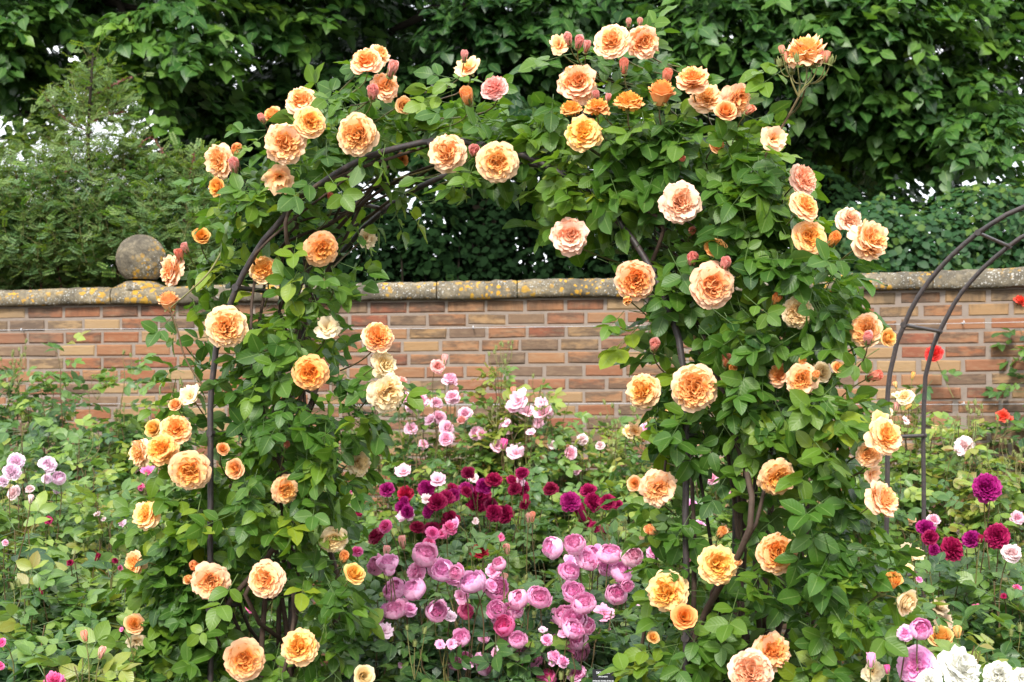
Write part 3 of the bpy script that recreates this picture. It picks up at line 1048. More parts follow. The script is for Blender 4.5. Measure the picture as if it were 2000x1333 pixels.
RIGHT_BLOOMS = [
    (1092, 88, 48, -.3, .5, 'L', 'A', .05), (1130, 84, 22, .1, .9, 'b', 'S'), (1110, 78, 20, 0, .9, 'b', 'S'), (1146, 92, 18, .3, .8, 'b', 'S', .05), (1195, 80, 78, -.2, .15, 'F', 'P'), (1257, 83, 70, .35, .1, 'F', 'P', .03), (1219, 130, 22, 0, .8, 'b', 'R'),
    (1228, 45, 14, .1, .9, 'b', 'S', .1), (1250, 44, 14, .3, .9, 'b', 'S', .1),
    (1128, 162, 84, -.1, .05, 'F', 'P', .03), (1115, 212, 46, -.2, .8, 'F', 'O'), (1166, 208, 54, .1, .9, 'F', 'O', -.02), (1165, 188, 18, 0, .9, 'b', 'S', .03), (1187, 193, 15, .1, .9, 'b', 'S', .02), (1228, 198, 64, 0, .95, 'F', 'O', -.03), (1291, 184, 60, .15, .9, 'H', 'O'),
    (1303, 152, 25, 0, .8, 'b', 'R', .04), (1353, 153, 68, .1, .7, 'F', 'A'), (1380, 190, 70, -.1, .4, 'F', 'P', .10), (1440, 196, 72, .6, .2, 'F', 'P', .08), (1417, 219, 50, .1, .5, 'H', 'A'), (1464, 216, 19, .3, .8, 'b', 'R'),
    (1140, 260, 78, .05, .35, 'F', 'Y', -.04), (1330, 395, 88, 0, 0, 'F', 'K', -.02), (1113, 461, 80, -.05, -.05, 'F', 'K'), (1398, 487, 50, .1, .75, 'H', 'O'), (1352, 508, 28, -.2, .7, 'b', 'S'), (1416, 517, 26, .3, .6, 'b', 'S', -.04),
    (1392, 558, 96, 0, .0, 'F', 'P', -.04), (1240, 547, 82, -.05, 0, 'F', 'A'), (1225, 586, 22, -.1, -.4, 'b', 'A', -.03), (1398, 285, 40, .2, .5, 'H', 'A', .08), (1510, 272, 64, .4, .1, 'L', 'P', .05), (1331, 314, 16, 0, .7, 'b', 'R'),
    (1570, 350, 66, .5, .3, 'F', 'K', .04), (1573, 401, 70, .2, .65, 'F', 'A'), (1582, 464, 76, .1, .3, 'F', 'A', .04), (1660, 429, 56, -.1, .5, 'F', 'K', .05), (1700, 468, 86, .35, .12, 'F', 'P', -.02), (1628, 470, 28, .1, .5, 'b', 'O'),
    (1516, 586, 24, .1, .6, 'b', 'O'), (1558, 611, 66, .1, -.2, 'F', 'C', .03), (1690, 645, 70, -.7, .15, 'F', 'P', .06), (1733, 660, 42, .5, .3, 'H', 'Y'), (1695, 662, 24, 0, .7, 'b', 'S', -.05), (1356, 758, 96, .05, .02, 'F', 'P', -.05),
    (1256, 763, 72, -.25, .05, 'F', 'Y'), (1278, 676, 26, .1, .6, 'b', 'S'), (1419, 705, 24, 0, .6, 'b', 'R'), (1431, 722, 22, .2, .5, 'b', 'A'), (1522, 731, 52, -.4, .4, 'F', 'A', .06), (1566, 741, 68, -.1, .1, 'F', 'A', -.02),
    (1603, 728, 46, .3, .2, 'H', 'C', .05), (1636, 719, 30, .2, .5, 'H', 'A'), (1565, 708, 18, .2, .7, 'b', 'Y', -.03), (1593, 735, 20, .2, .7, 'b', 'A', -.05), (1708, 735, 26, .5, .4, 'b', 'R', .08), (1730, 851, 80, .4, .05, 'F', 'A', -.02), (1718, 822, 50, .1, .5, 'L', 'Y', .06), (1697, 888, 54, -.2, 0, 'F', 'P', .06),
    (1726, 975, 80, .7, .25, 'F', 'P', .02), (1703, 925, 46, .3, 0, 'L', 'P', .08), (1518, 935, 78, .05, .05, 'F', 'A'), (1287, 954, 78, .15, .02, 'F', 'P', .0), (1240, 945, 36, -.3, .1, 'H', 'A'),
    (1403, 1103, 82, .05, .35, 'F', 'Y', -.02), (1518, 1081, 84, 0, -.15, 'F', 'A', .02), (1303, 1157, 86, -.2, .02, 'F', 'Y'), (1336, 1206, 58, .05, .3, 'H', 'O', -.05), (1508, 1272, 80, 0, .25, 'F', 'A', .04), (1466, 1313, 92, -.05, .1, 'F', 'K', -.05),
    (1768, 1176, 60, .8, -.25, 'H', 'C', .0), (1735, 1140, 40, .2, .3, 'b', 'O', .03), (1275, 1246, 30, .1, .4, 'H', 'Y', .05), (1408, 1041, 24, .1, .6, 'b', 'A'), (1272, 1036, 26, -.1, .3, 'b', 'A'), (1650, 1160, 48, 0, .3, 'L', 'C', .4),
    (1437, 1098, 18, .3, .4, 'b', 'A'), (1350, 454, 18, .1, .3, 'b', 'R', .06), (1365, 660, 30, .1, .1, 'H', 'C', .25), (1705, 1312, 56, .1, .35, 'L', 'C', .05), (1575, 100, 86, .05, .95, 'F', 'A', .10), (1240, 842, 34, 0, .3, 'L', 'Y', .3),
]

LEFT_BODY = [(470, 420), (500, 390), (570, 375), (640, 400), (680, 440), (700, 490), (690, 560), (700, 600), (690, 650), (720, 690), (740, 760), (775, 800), (770, 850), (725, 930), (695, 1020), (690, 1100), (720, 1180), (700, 1260), (690, 1400), (235, 1400), (260, 1300), (285, 1200), (262, 1150), (290, 1060), (285, 1000), (340, 950), (390, 900), (405, 830), (425, 760), (430, 680), (425, 620), (462, 560), (480, 480)]
LEFT_FRINGE = [(345, 560), (430, 440), (480, 440), (470, 540), (430, 640), (420, 760), (400, 880), (320, 940), (270, 960), (290, 870), (300, 760), (340, 690), (330, 620)]
LEFT_SHOULDER = [(520, 430), (600, 345), (700, 290), (850, 255), (850, 300), (720, 335), (630, 385), (560, 460)]
LEFT_FLARE = [(225, 985), (300, 940), (420, 930), (440, 1050), (440, 1400), (215, 1400), (245, 1290), (275, 1180), (240, 1090)]
LEFT_TOP = [(405, 380), (470, 330), (530, 250), (570, 180), (620, 150), (690, 120), (760, 165), (800, 215), (860, 165), (900, 175), (960, 195), (1050, 200), (1085, 240), (1080, 320), (1000, 335), (960, 380), (930, 390), (890, 330), (840, 300), (770, 300), (700, 325), (640, 355), (600, 400), (560, 440), (500, 450), (430, 480), (400, 440)]
LEFT_UNDER = [(640, 390), (720, 350), (830, 330), (850, 360), (810, 400), (800, 440), (740, 500), (690, 560), (650, 520)]
RIGHT_TOP = [(1040, 190), (1100, 160), (1180, 140), (1280, 165), (1330, 180), (1400, 205), (1480, 240), (1560, 300), (1600, 340), (1600, 420), (1640, 470), (1560, 500), (1450, 480), (1340, 470), (1230, 430), (1200, 480), (1150, 450), (1060, 480), (1030, 440), (1060, 390), (1010, 340), (1000, 280)]
RIGHT_BODY = [(1200, 430), (1300, 420), (1480, 400), (1590, 420), (1660, 480), (1700, 540), (1690, 620), (1650, 680), (1700, 740), (1720, 800), (1700, 930), (1720, 1010), (1760, 1080), (1800, 1160), (1770, 1240), (1700, 1400), (1240, 1400), (1240, 1270), (1300, 1180), (1235, 1120), (1270, 1060), (1190, 1030), (1220, 975), (1330, 910), (1240, 890), (1205, 800), (1290, 720), (1190, 690), (1240, 620), (1240, 560), (1200, 520)]
LEFT_THIN = [(560, 520, 90, 70, .45), (640, 800, 60, 110, .55), (490, 1215, 100, 40, .25), (535, 1190, 45, 80, .25), (590, 1110, 30, 100, .3), (408, 780, 34, 130, .03), (420, 640, 30, 50, .05), (455, 560, 34, 80, .05), (414, 1010, 24, 80, .12), (420, 1220, 22, 90, .15)]
RIGHT_THIN = [(1395, 1010, 70, 140, .12), (1520, 1170, 70, 70, .2), (1375, 1130, 50, 100, .2), (1430, 900, 80, 40, .25), (1318, 660, 26, 90, .08), (1270, 540, 24, 60, .1), (1225, 465, 36, 40, .08), (1352, 940, 18, 120, .1), (1560, 1010, 60, 60, .5)]


def climber(label, blooms, bodies, cen_x, canes, explicit, x_leg, extra=None):
    base = np.array([x_leg[0], x_leg[1], 0.0])
    root = thing("climbing_rose", label, "climbing rose", base, "apricot climbing roses on the arch")
    n0 = len(BLOOM_BLOCKS)
    for b in blooms:
        climb_bloom(root, base, b, cen_x)
    SL = []
    for (px, py, rr_, Yb) in BLOOM_BLOCKS[n0:]:
        for _ in range(int(RNG.integers(2, 5))):
            a = RNG.uniform(0, 6.28)
            o_ = np.array([math.cos(a) + (.9 if px < cen_x else -.9) * (abs(px - cen_x) > 120), 0, math.sin(a) * .8 - .25])
            q = at(px, py, Yb) + np.array([0, RNG.uniform(.05, .12), -.02]) + o_ * rr_ / F * Yb * RNG.uniform(.2, .9)
            SL.append((q, unit(np.array([0, -.45, 1.0]) + RNG.normal(size=3) * .35), unit(o_ + RNG.normal(size=3) * .3), RNG.uniform(.75, 1.1), np.clip(.42 + RNG.normal() * .15, .05, .75)))
    SL = [np.array([q[i] for q in SL]) for i in range(5)]
    L = joinL(*[cull(climb_leaves(*b[0], **b[1])) for b in bodies], cull(SL, .5))
    cs = foliage(ROSE5 + ROSE3, *L)
    link("foliage", mesh("foliage", cs, [M_ROSELEAF], base), root)
    for P, r in canes:
        P = smoothline(P, 34)
        P = P + np.cumsum(RNG.normal(size=P.shape) * .0035, 0) * np.sin(np.linspace(0, math.pi, len(P)))[:, None]
        link("cane", mesh("cane", tube(P, np.linspace(r, r * .45, len(P)), 7, True, 0, .08), [M_CANE], base), root)
    for pts, r, m in explicit:
        P = smoothline(px_path(pts), 20)
        link("cane", mesh("cane", tube(P, np.linspace(r, r * .6, len(P)), 7, True, 0, .06), [m], base), root)
    return root, base


def leg_canes(side, n):
    out = []
    for i in range(n):
        d = RNG.uniform(.05, .95)
        a = []
        top = RNG.uniform(.25, .47)
        for s in np.concatenate([np.linspace(-1.0, 0, 6), np.linspace(.06, top, 5)]):
            q = arch_point(ARCH, s if side < 0 else 1 - s, min(1, max(0, d + RNG.normal() * .12)))
            k = .10 if s < 0 else .05
            a.append(q + RNG.normal(size=3) * np.array([k, k, .03]) + np.array([.10 * (1 if side < 0 else 1), 0, 0]) * (s < .1))
        out.append((np.array(a), RNG.uniform(.006, .011)))
    return out


lp, rp = arch_point(ARCH, -1, .5), arch_point(ARCH, 2, .5)
climber("apricot climbing rose over the left leg of the iron arch, nearest the stone ball", LEFT_BLOOMS,
        [((LEFT_BODY, 9.6), dict(thin=LEFT_THIN)), ((LEFT_FRINGE, 3.6), dict(margin=8, half=.2, edge=70, tone=.10, thin=[(410, 780, 22, 110, .2)])),
         ((LEFT_FLARE, 6.0), dict(margin=14, half=.24, edge=80, tone=.14)), ((LEFT_TOP, 11.0), dict(half=.27, edge=70, tone=.03, thin=[(650, 360, 40, 18, .25), (740, 318, 70, 14, .3)])), ((LEFT_SHOULDER, 2.6), dict(margin=4, half=.10, edge=40, tone=.05, yoff=-.24)), ((LEFT_UNDER, 2.4), dict(margin=10, half=.2, edge=60, tone=.12, yoff=.15))],
        520, leg_canes(-1, 8),
        [([(510, 1340, 5.0), (512, 1250, 5.0), (520, 1150, 4.98), (535, 1000, 5.0), (560, 850, 5.05)], .010, M_CANE),
         ([(548, 1340, 5.1), (545, 1200, 5.1), (560, 1050, 5.1), (585, 800, 5.1), (600, 560, 5.1), (575, 420, 5.1)], .009, M_CANE),
         ([(640, 470, 5.0), (700, 405, 4.95), (780, 350, 4.9), (860, 318, 4.85)], .007, M_CANE),
         ([(600, 470, 5.1), (660, 425, 5.05), (760, 380, 5.0), (840, 345, 4.95)], .005, M_CANE),
         ([(440, 480, 4.85), (410, 530, 4.8), (370, 570, 4.8), (335, 600, 4.85)], .0035, M_GREENSTEM),
         ([(400, 760, 4.9), (362, 700, 4.9), (345, 640, 4.9), (330, 600, 4.9)], .0035, M_REDSTEM)], lp)
r_root, r_base = climber("apricot climbing rose over the right leg of the iron arch, with tall bud cluster", RIGHT_BLOOMS,
        [((RIGHT_TOP, 10.0), dict(half=.28, edge=70, tone=.03)), ((RIGHT_BODY, 9.6), dict(thin=RIGHT_THIN))],
        1470, leg_canes(1, 9),
        [([(1350, 1340, 4.3), (1356, 1100, 4.3), (1352, 960, 4.3), (1350, 880, 4.32)], .008, M_CANE),
         ([(1412, 1340, 4.25), (1402, 1180, 4.25), (1385, 1040, 4.25), (1360, 890, 4.28)], .0065, M_BARK),
         ([(1452, 1340, 4.4), (1448, 1150, 4.4), (1436, 1000, 4.4), (1418, 860, 4.4)], .008, M_CANE),
         ([(1500, 1340, 4.5), (1495, 1180, 4.5), (1500, 1050, 4.5), (1530, 800, 4.5)], .012, M_CANE),
         ([(1640, 1300, 4.4), (1590, 1220, 4.4), (1530, 1140, 4.42), (1470, 1060, 4.45)], .008, M_CANE),
         ([(1585, 1300, 4.6), (1588, 1140, 4.6), (1570, 1000, 4.6)], .009, M_CANE),
         ([(1600, 1340, 4.15), (1640, 1230, 4.12), (1672, 1120, 4.1), (1680, 1060, 4.08)], .0045, M_GREENSTEM),
         ([(1390, 560, 4.35), (1425, 450, 4.2), (1480, 330, 4.15), (1538, 230, 4.12), (1560, 190, 4.1)], .0048, M_REDSTEM),
         ([(1240, 1340, 4.6), (1280, 1100, 4.5), (1300, 900, 4.4)], .006, M_CANE),
         ([(1100, 380, 4.7), (1180, 420, 4.6), (1260, 520, 4.5), (1300, 640, 4.45)], .006, M_CANE)], rp)


def bud_spray(root, base, joint, tips, Y, kinds, r=.0018):
    """a branched flower head: a few side shoots leave the joint at different heights and fork into bud stalks"""
    J = at(*joint, Y)
    order = np.argsort([t[0] + RNG.normal() * 8 for t in tips])
    for grp in np.array_split(order, 4):
        c = np.mean([at(tips[i][0], tips[i][1], Y) for i in grp], 0)
        sub = J + (c - J) * RNG.uniform(.28, .55) + RNG.normal(size=3) * np.array([.006, .02, .004])
        m = M_REDSTEM if RNG.random() < .6 else M_GREENSTEM
        link("cane", mesh("cane", tube(bez(J, J + (sub - J) * .5 + RNG.normal(size=3) * .006, sub, 6), np.linspace(r * 1.5, r * 1.1, 6), 5, False), [m], base), root)
        for i in grp:
            (px, py, d), k = tips[i], kinds[i]
            Yb = Y + RNG.uniform(-.05, .05)
            pos = at(px, py, Yb)
            bloom(root, base, pos, d / F * Yb, unit(pos - sub) * .6 + np.array([RNG.normal() * .15, RNG.normal() * .15, .9]), k[0], k[1], sub, True, r * .85, m)


bud_spray(r_root, r_base, (1560, 190), [(1527, 98, 15), (1522, 122, 16), (1535, 112, 17), (1546, 135, 17), (1556, 112, 15), (1590, 122, 18), (1600, 112, 19), (1614, 112, 19), (1624, 118, 15), (1573, 120, 16)], 4.1,
          [('b', 'R'), ('g', 'A'), ('b', 'R'), ('g', 'A'), ('g', 'A'), ('g', 'A'), ('b', 'R'), ('b', 'R'), ('g', 'A'), ('g', 'A')])
bud_spray(r_root, r_base, (1680, 1060), [(1665, 1015, 14), (1675, 990, 17), (1682, 1018, 14), (1693, 1028, 19), (1671, 1034, 14), (1706, 1020, 14), (1700, 1045, 13)], 4.08,
          [('g', 'A'), ('g', 'A'), ('g', 'A'), ('b', 'R'), ('g', 'A'), ('g', 'A'), ('g', 'A')])

# ------------------------------------------------------------------ shrub roses in the bed
SHRUB_N = [0]


def shrub(px, Y, half, top, n, tone, label, blooms=(), bottom=.10, depth=None, stem=M_REDSTEM, size=1.0, young=.12, budstems=0, wild=.12, leafless=0.0):
    """a shrub rose: arching stems from the ground, leaves along their upper parts, flowers on stalks"""
    x0 = (px - CX) / F * Y
    ztop = EYE + (HY - top) / F * Y
    base = np.array([x0, Y, 0.0])
    depth = depth or min(half, .5)
    root = thing("shrub_rose", label, "rose bush", base, "shrub roses in the bed")
    P, NN, D, S, T, blocks = [], [], [], [], [], []
    ns = max(6, n // 13)
    n = int(n * 3.2)
    tips = []
    for i in range(ns):
        a = RNG.uniform(0, 2 * math.pi); q = math.sqrt(RNG.random())
        tx, ty = x0 + half * q * math.cos(a), Y + depth * q * math.sin(a)
        tz = ztop * (1 - .20 * q * q - abs(RNG.normal()) * wild) + .02
        tz = min(tz, ztop + .04)
        b = np.array([x0 + (tx - x0) * .22, Y + (ty - Y) * .22, 0])
        m = np.array([x0 + (tx - x0) * .6, Y + (ty - Y) * .6, tz * .62])
        path = bez(b, m, np.array([tx, ty, tz]), 14) + RNG.normal(size=(14, 3)) * .006
        tips.append(path[-1])
        link("stem", mesh("stem", tube(path, np.linspace(.0055, .0020, 14), 5, False), [stem if RNG.random() < .7 else M_GREENSTEM], base), root)
        tg = unit(np.gradient(path, axis=0))
        k = max(3, n // ns)
        for j in range(k):
            t = RNG.uniform(leafless, 1) ** .75
            f = t * 13
            ii = min(12, int(f)); p = path[ii] * (1 - (f - ii)) + path[ii + 1] * (f - ii)
            if p[2] < bottom * ztop:
                continue
            az = j * 2.4 + RNG.normal() * .5
            out = np.array([math.cos(az), math.sin(az), 0])
            P.append(p)
            D.append(out + tg[ii] * .35 + np.array([0, 0, .15 * RNG.normal() + .12]))
            NN.append(np.array([0, 0, 1.0]) + out * RNG.uniform(-.35, .55) + RNG.normal(size=3) * .26 + np.array([0, -.25, 0]))
            S.append(RNG.uniform(.75, 1.2) * size)
            y = (t > .86) * (RNG.random() < .5) * .25
            T.append(min(.90 + .1 * (RNG.random() < young * .4), tone + .01 + y + RNG.normal() * .10 + (RNG.random() < young) * .38))
    for (bx, by, d, kind, col) in blooms:
        Yb = Y - depth * RNG.uniform(.15, .85)
        pos = at(bx, by, Yb)
        blocks.append((bx, by, d / 2 * .9, Yb))
        dr = np.array([RNG.normal() * .35, -RNG.uniform(.5, 1.1), RNG.uniform(.15, .95)])
        if kind in 'bg':
            dr = np.array([RNG.normal() * .2, -.1, 1])
        for _ in range(3 if kind not in 'bg' else 1):
            a = RNG.uniform(0, 6.28)
            o_ = np.array([math.cos(a), math.sin(a), .15])
            P.append(pos + np.array([0, .03, -RNG.uniform(.05, .20)])); D.append(o_); NN.append(np.array([0, -.35, 1.0]) + RNG.normal(size=3) * .3); S.append(RNG.uniform(.75, 1.1) * size); T.append(min(.9, tone + .05 + RNG.normal() * .12))
        anchor = np.array([pos[0] + (x0 - pos[0]) * .25 + RNG.normal() * .03, Yb + (Y - Yb) * .3, max(.1, pos[2] - RNG.uniform(.22, .40))])
        bloom(root, base, pos, d / F * Yb, dr, kind, col, anchor, True, .0019, M_REDSTEM if RNG.random() < .5 else M_GREENSTEM)
    for i in range(budstems):
        tip = tips[int(RNG.integers(0, len(tips)))] + RNG.normal(size=3) * np.array([.05, .05, .03])
        for j in range(int(RNG.integers(2, 5))):
            pos = tip + RNG.normal(size=3) * np.array([.03, .03, .02]) + np.array([0, 0, .05])
            bloom(root, base, pos, .017 * RNG.uniform(.8, 1.2), np.array([RNG.normal() * .2, RNG.normal() * .2, 1]), 'g', 'A', tip - np.array([0, 0, .06]), True, .0013, M_GREENSTEM)
    if P:
        LL = [np.array(P), unit(np.array(NN)), unit(np.array(D)), np.array(S), np.clip(T, .02, .98)]
        LL = cull(LL, .2, blocks)
        cs = foliage(BUSH5, *LL)
        link("foliage", mesh("foliage", cs, [M_BUSHLEAF], base), root)
    return root


def scat(n, x, y, rx, ry, d, kind, col):
    return [(x + RNG.uniform(-rx, rx), y + RNG.uniform(-ry, ry), d * RNG.uniform(.8, 1.15), kind, col) for _ in range(n)]


# against the wall
shrub(30, 8.6, .42, 690, 150, .30, "dark green bush of glossy leaves against the wall, at the far left", budstems=5, size=1.1)
shrub(175, 8.5, .38, 635, 170, .30, "tall upright bush with green bud clusters in front of the wall, below the stone ball", budstems=9, size=1.15, wild=.22)
shrub(330, 8.5, .35, 725, 130, .42, "bush with bronze young shoots and bud sprays, left of the arch by the wall", budstems=7, young=.35)
shrub(840, 8.5, .42, 740, 300, .38, "pale pink rosette bush against the wall, right of the arch's left column",
      [(820, 781, 40, 'F', 'pale'), (855, 716, 32, 'F', 'S'), (879, 740, 34, 'F', 'pale'), (868, 704, 16, 'b', 'S'), (841, 821, 32, 'L', 'pale'), (873, 836, 34, 'F', 'pale'), (876, 853, 34, 'F', 'blush'), (908, 808, 32, 'F', 'pale'), (788, 775, 28, 'F', 'pale'), (931, 846, 32, 'F', 'pale'), (785, 745, 24, 'F', 'S'), (902, 822, 22, 'H', 'S'), (890, 766, 14, 'b', 'S')] + scat(7, 850, 820, 60, 50, 28, 'F', 'pale'), budstems=6, young=.22)
shrub(1020, 8.3, .36, 725, 300, .44, "loose blousy pink bush against the wall, in the middle of the view",
      [(985, 835, 44, 'L', 'pale'), (1011, 783, 46, 'L', 'pale'), (1000, 800, 36, 'L', 'pale'), (1030, 805, 40, 'L', 'pale'), (1062, 808, 46, 'L', 'pale'), (1020, 770, 30, 'L', 'blush'), (1003, 765, 14, 'b', 'R'), (940, 848, 26, 'F', 'pale'), (1008, 885, 48, 'L', 'pale'), (1018, 878, 26, 'F', 'S'), (984, 868, 18, 'b', 'deep'), (1078, 870, 22, 'L', 'blush')] + scat(7, 1020, 830, 60, 50, 30, 'L', 'pale'), budstems=6, young=.3)
shrub(975, 8.3, .06, 685, 60, .55, "single tall leafy shoot topped with green buds in front of the bricks", budstems=6, young=.5, wild=.03, leafless=.3)
shrub(1150, 8.3, .34, 755, 280, .46, "light green bush with thin bud stems and few pink flowers, near the wall",
      [(1137, 858, 26, 'F', 'blush'), (1114, 885, 30, 'F', 'pale'), (1128, 923, 26, 'L', 'pale'), (1172, 870, 20, 'F', 'blush')], budstems=10, young=.3, wild=.2)
shrub(1290, 8.2, .34, 765, 130, .40, "bush with cream yellow and pink flowers partly behind the arch's right column",
      [(1263, 838, 32, 'F', 'pale'), (1231, 843, 30, 'F', 'lemon'), (1300, 800, 30, 'L', 'lemon'), (1310, 880, 24, 'H', 'A')], budstems=4, young=.3)
shrub(1455, 8.0, .5, 800, 150, .36, "leafy green bush seen through gaps behind the arch's right column", scat(5, 1455, 980, 100, 90, 26, 'F', 'pale'))
shrub(560, 8.2, .5, 800, 150, .36, "leafy green bush seen through gaps behind the arch's left column", scat(3, 560, 950, 100, 80, 24, 'F', 'pink'))
shrub(1765, 7.6, .26, 745, 130, .46, "cream yellow rose bush between the two legs of the bare iron arch",
      [(1768, 775, 38, 'F', 'C'), (1752, 773, 24, 'L', 'C'), (1751, 795, 14, 'b', 'S'), (1783, 734, 10, 'b', 'O'), (1773, 794, 12, 'b', 'Y'), (1749, 752, 10, 'b', 'A'), (1735, 805, 20, 'F', 'C'), (1768, 822, 22, 'L', 'blush'), (1826, 842, 18, 'b', 'lemon')], budstems=5, young=.35)
shrub(1935, 8.55, .34, 720, 110, .22, "dark leaved bush with coral red flowers leaning on the wall, right of the bare arch",
      [(1824, 690, 40, 'F', 'coral'), (1958, 812, 30, 'F', 'coral'), (1972, 818, 18, 'L', 'coral')], size=1.25, wild=.3, young=.03, stem=M_GREENSTEM)
shrub(2000, 8.6, .14, 590, 70, .24, "tall stem with a coral red flower at the right edge, against the wall", [(1993, 586, 26, 'F', 'coral')], size=1.2, wild=.25, young=.03, stem=M_GREENSTEM)

# middle of the bed
shrub(250, 7.2, .34, 800, 150, .42, "bush with dark stems and reddish young leaves, left of the orange blooms", [(290, 922, 36, 'L', 'deep'), (275, 950, 16, 'F', 'deep')], budstems=3, young=.34)
shrub(120, 7.4, .40, 800, 170, .26, "glossy dark green bush behind the lilac pink roses", budstems=3, size=1.1)
shrub(55, 6.6, .34, 895, 170, .45, "lilac pink rose bush at the far left of the bed",
      [(31, 901, 36, 'F', 'lilac'), (24, 921, 38, 'F', 'lilac'), (94, 906, 38, 'F', 'lilac'), (115, 934, 28, 'B', 'lilac'), (91, 935, 22, 'F', 'lilac'), (26, 962, 32, 'F', 'blush'), (4, 940, 26, 'F', 'lilac'), (58, 955, 20, 'F', 'blush'), (155, 977, 18, 'F', 'lilac'), (111, 958, 16, 'F', 'lilac')], budstems=6, young=.3)
shrub(220, 6.3, .34, 960, 170, .46, "yellowish green bush with few small pale pink flowers", [(237, 1021, 24, 'F', 'lilac'), (190, 1005, 18, 'L', 'blush'), (95, 1016, 18, 'F', 'crimson'), (243, 1130, 16, 'F', 'blush'), (203, 1015, 13, 'L', 'blush')], budstems=7, young=.35)
shrub(745, 7.2, .34, 900, 150, .34, "bush with small crimson flowers beside the arch's left column",
      [(690, 950, 30, 'F', 'deep'), (724, 917, 18, 'F', 'scarlet'), (740, 880, 14, 'F', 'scarlet'), (700, 1000, 22, 'F', 'crimson'), (686, 1080, 20, 'F', 'deep')], budstems=3, young=.2)
shrub(835, 6.7, .30, 915, 250, .34, "dark crimson rose bush with a bright red flower, nearer the left column",
      [(791, 965, 36, 'F', 'scarlet'), (833, 955, 38, 'D', 'purple'), (854, 981, 42, 'D', 'crimson'), (868, 974, 42, 'D', 'crimson'), (879, 1017, 42, 'D', 'crimson'), (844, 1037, 38, 'D', 'maroon'), (815, 1030, 32, 'D', 'maroon'), (862, 1035, 34, 'D', 'crimson'), (788, 921, 40, 'L', 'pale'), (855, 938, 40, 'L', 'pale'), (793, 1008, 44, 'L', 'pale'), (832, 975, 26, 'L', 'blush'), (885, 968, 30, 'D', 'purple'), (836, 999, 30, 'D', 'purple')] + scat(4, 830, 990, 90, 60, 32, 'D', 'purple'), budstems=3)
shrub(965, 6.8, .34, 905, 260, .34, "dark crimson rose bush in the middle of the bed, below the loose pink one",
      [(938, 964, 44, 'D', 'crimson'), (929, 991, 44, 'D', 'crimson'), (964, 937, 36, 'D', 'crimson'), (1005, 955, 32, 'D', 'maroon'), (985, 1005, 40, 'D', 'crimson'), (1020, 924, 30, 'D', 'crimson'), (914, 923, 30, 'D', 'maroon'), (945, 950, 36, 'D', 'purple'), (1025, 986, 26, 'D', 'maroon'), (1001, 940, 28, 'D', 'crimson'), (910, 955, 32, 'D', 'purple'), (960, 985, 30, 'D', 'maroon'), (1027, 977, 16, 'b', 'crimson'), (1015, 940, 26, 'L', 'pale'), (925, 935, 24, 'L', 'blush')] + scat(5, 965, 975, 90, 60, 32, 'D', 'crimson'), budstems=4, young=.2)
shrub(1135, 6.8, .34, 930, 260, .36, "purple crimson rose bush beside the arch's right column",
      [(1076, 955, 32, 'D', 'maroon'), (1114, 979, 44, 'D', 'purple'), (1149, 958, 36, 'D', 'crimson'), (1158, 981, 42, 'D', 'crimson'), (1187, 981, 36, 'D', 'crimson'), (1143, 1021, 30, 'D', 'crimson'), (1160, 1030, 26, 'D', 'crimson'), (1188, 1035, 26, 'D', 'maroon'), (1135, 1002, 28, 'b', 'crimson'), (1205, 985, 26, 'D', 'crimson')], budstems=5, young=.2)
shrub(1310, 6.6, .45, 940, 170, .38, "green bush with pink flowers glimpsed behind the right column", scat(5, 1330, 1060, 100, 90, 32, 'F', 'pink'), young=.25)
shrub(1560, 6.4, .5, 960, 180, .38, "green bush with small pink flowers behind the base of the right column", scat(7, 1590, 1130, 110, 70, 30, 'F', 'pink') + [(1650, 1150, 30, 'F', 'pale')], young=.3)
shrub(470, 6.6, .5, 960, 170, .36, "green bush behind the base of the left column", scat(4, 480, 1120, 140, 90, 22, 'F', 'deep'))
shrub(1860, 7.2, .38, 815, 190, .50, "light green bush with pale blush flowers, right of the bare arch leg",
      [(1883, 872, 42, 'F', 'blush'), (1872, 880, 26, 'L', 'blush'), (1970, 985, 24, 'F', 'blush'), (1870, 1034, 34, 'L', 'blush'), (1823, 1016, 30, 'F', 'pale'), (1892, 1020, 22, 'L', 'blush')], budstems=8, young=.4)
shrub(1990, 7.0, .36, 835, 170, .55, "yellow green bush full of buds at the right edge", [(1987, 1011, 30, 'F', 'pale')], budstems=12, young=.42)
shrub(1720, 6.9, .34, 880, 170, .40, "leafy green bush at the foot of the bare iron arch", [(1700, 1040, 24, 'F', 'A'), (1778, 1013, 24, 'F', 'A'), (1820, 1060, 20, 'L', 'lemon')], budstems=6, young=.3)

# front of the bed
shrub(60, 5.5, .36, 1010, 230, .30, "bush with yellowish leaf tips and dark red buds, in the left front of the bed", [(137, 1099, 16, 'F', 'maroon'), (82, 1155, 12, 'b', 'maroon'), (60, 975, 14, 'b', 'blush'), (10, 1060, 14, 'F', 'pale')], budstems=6, young=.28, size=1.05)
shrub(200, 5.6, .30, 1040, 220, .28, "dark green bush with crimson buds beside the left column", [(231, 1207, 24, 'F', 'scarlet'), (225, 1095, 14, 'F', 'maroon'), (190, 1090, 13, 'b', 'maroon'), (245, 1280, 16, 'L', 'deep'), (235, 1110, 14, 'L', 'deep'), (258, 1300, 14, 'F', 'deep')], budstems=4, young=.15, size=1.15)
shrub(45, 4.9, .34, 1180, 190, .28, "low dark green bush at the bottom left corner", [(3, 1255, 20, 'F', 'deep'), (0, 1300, 22, 'F', 'deep'), (107, 1331, 46, 'F', 'deep')], young=.05, size=1.2)
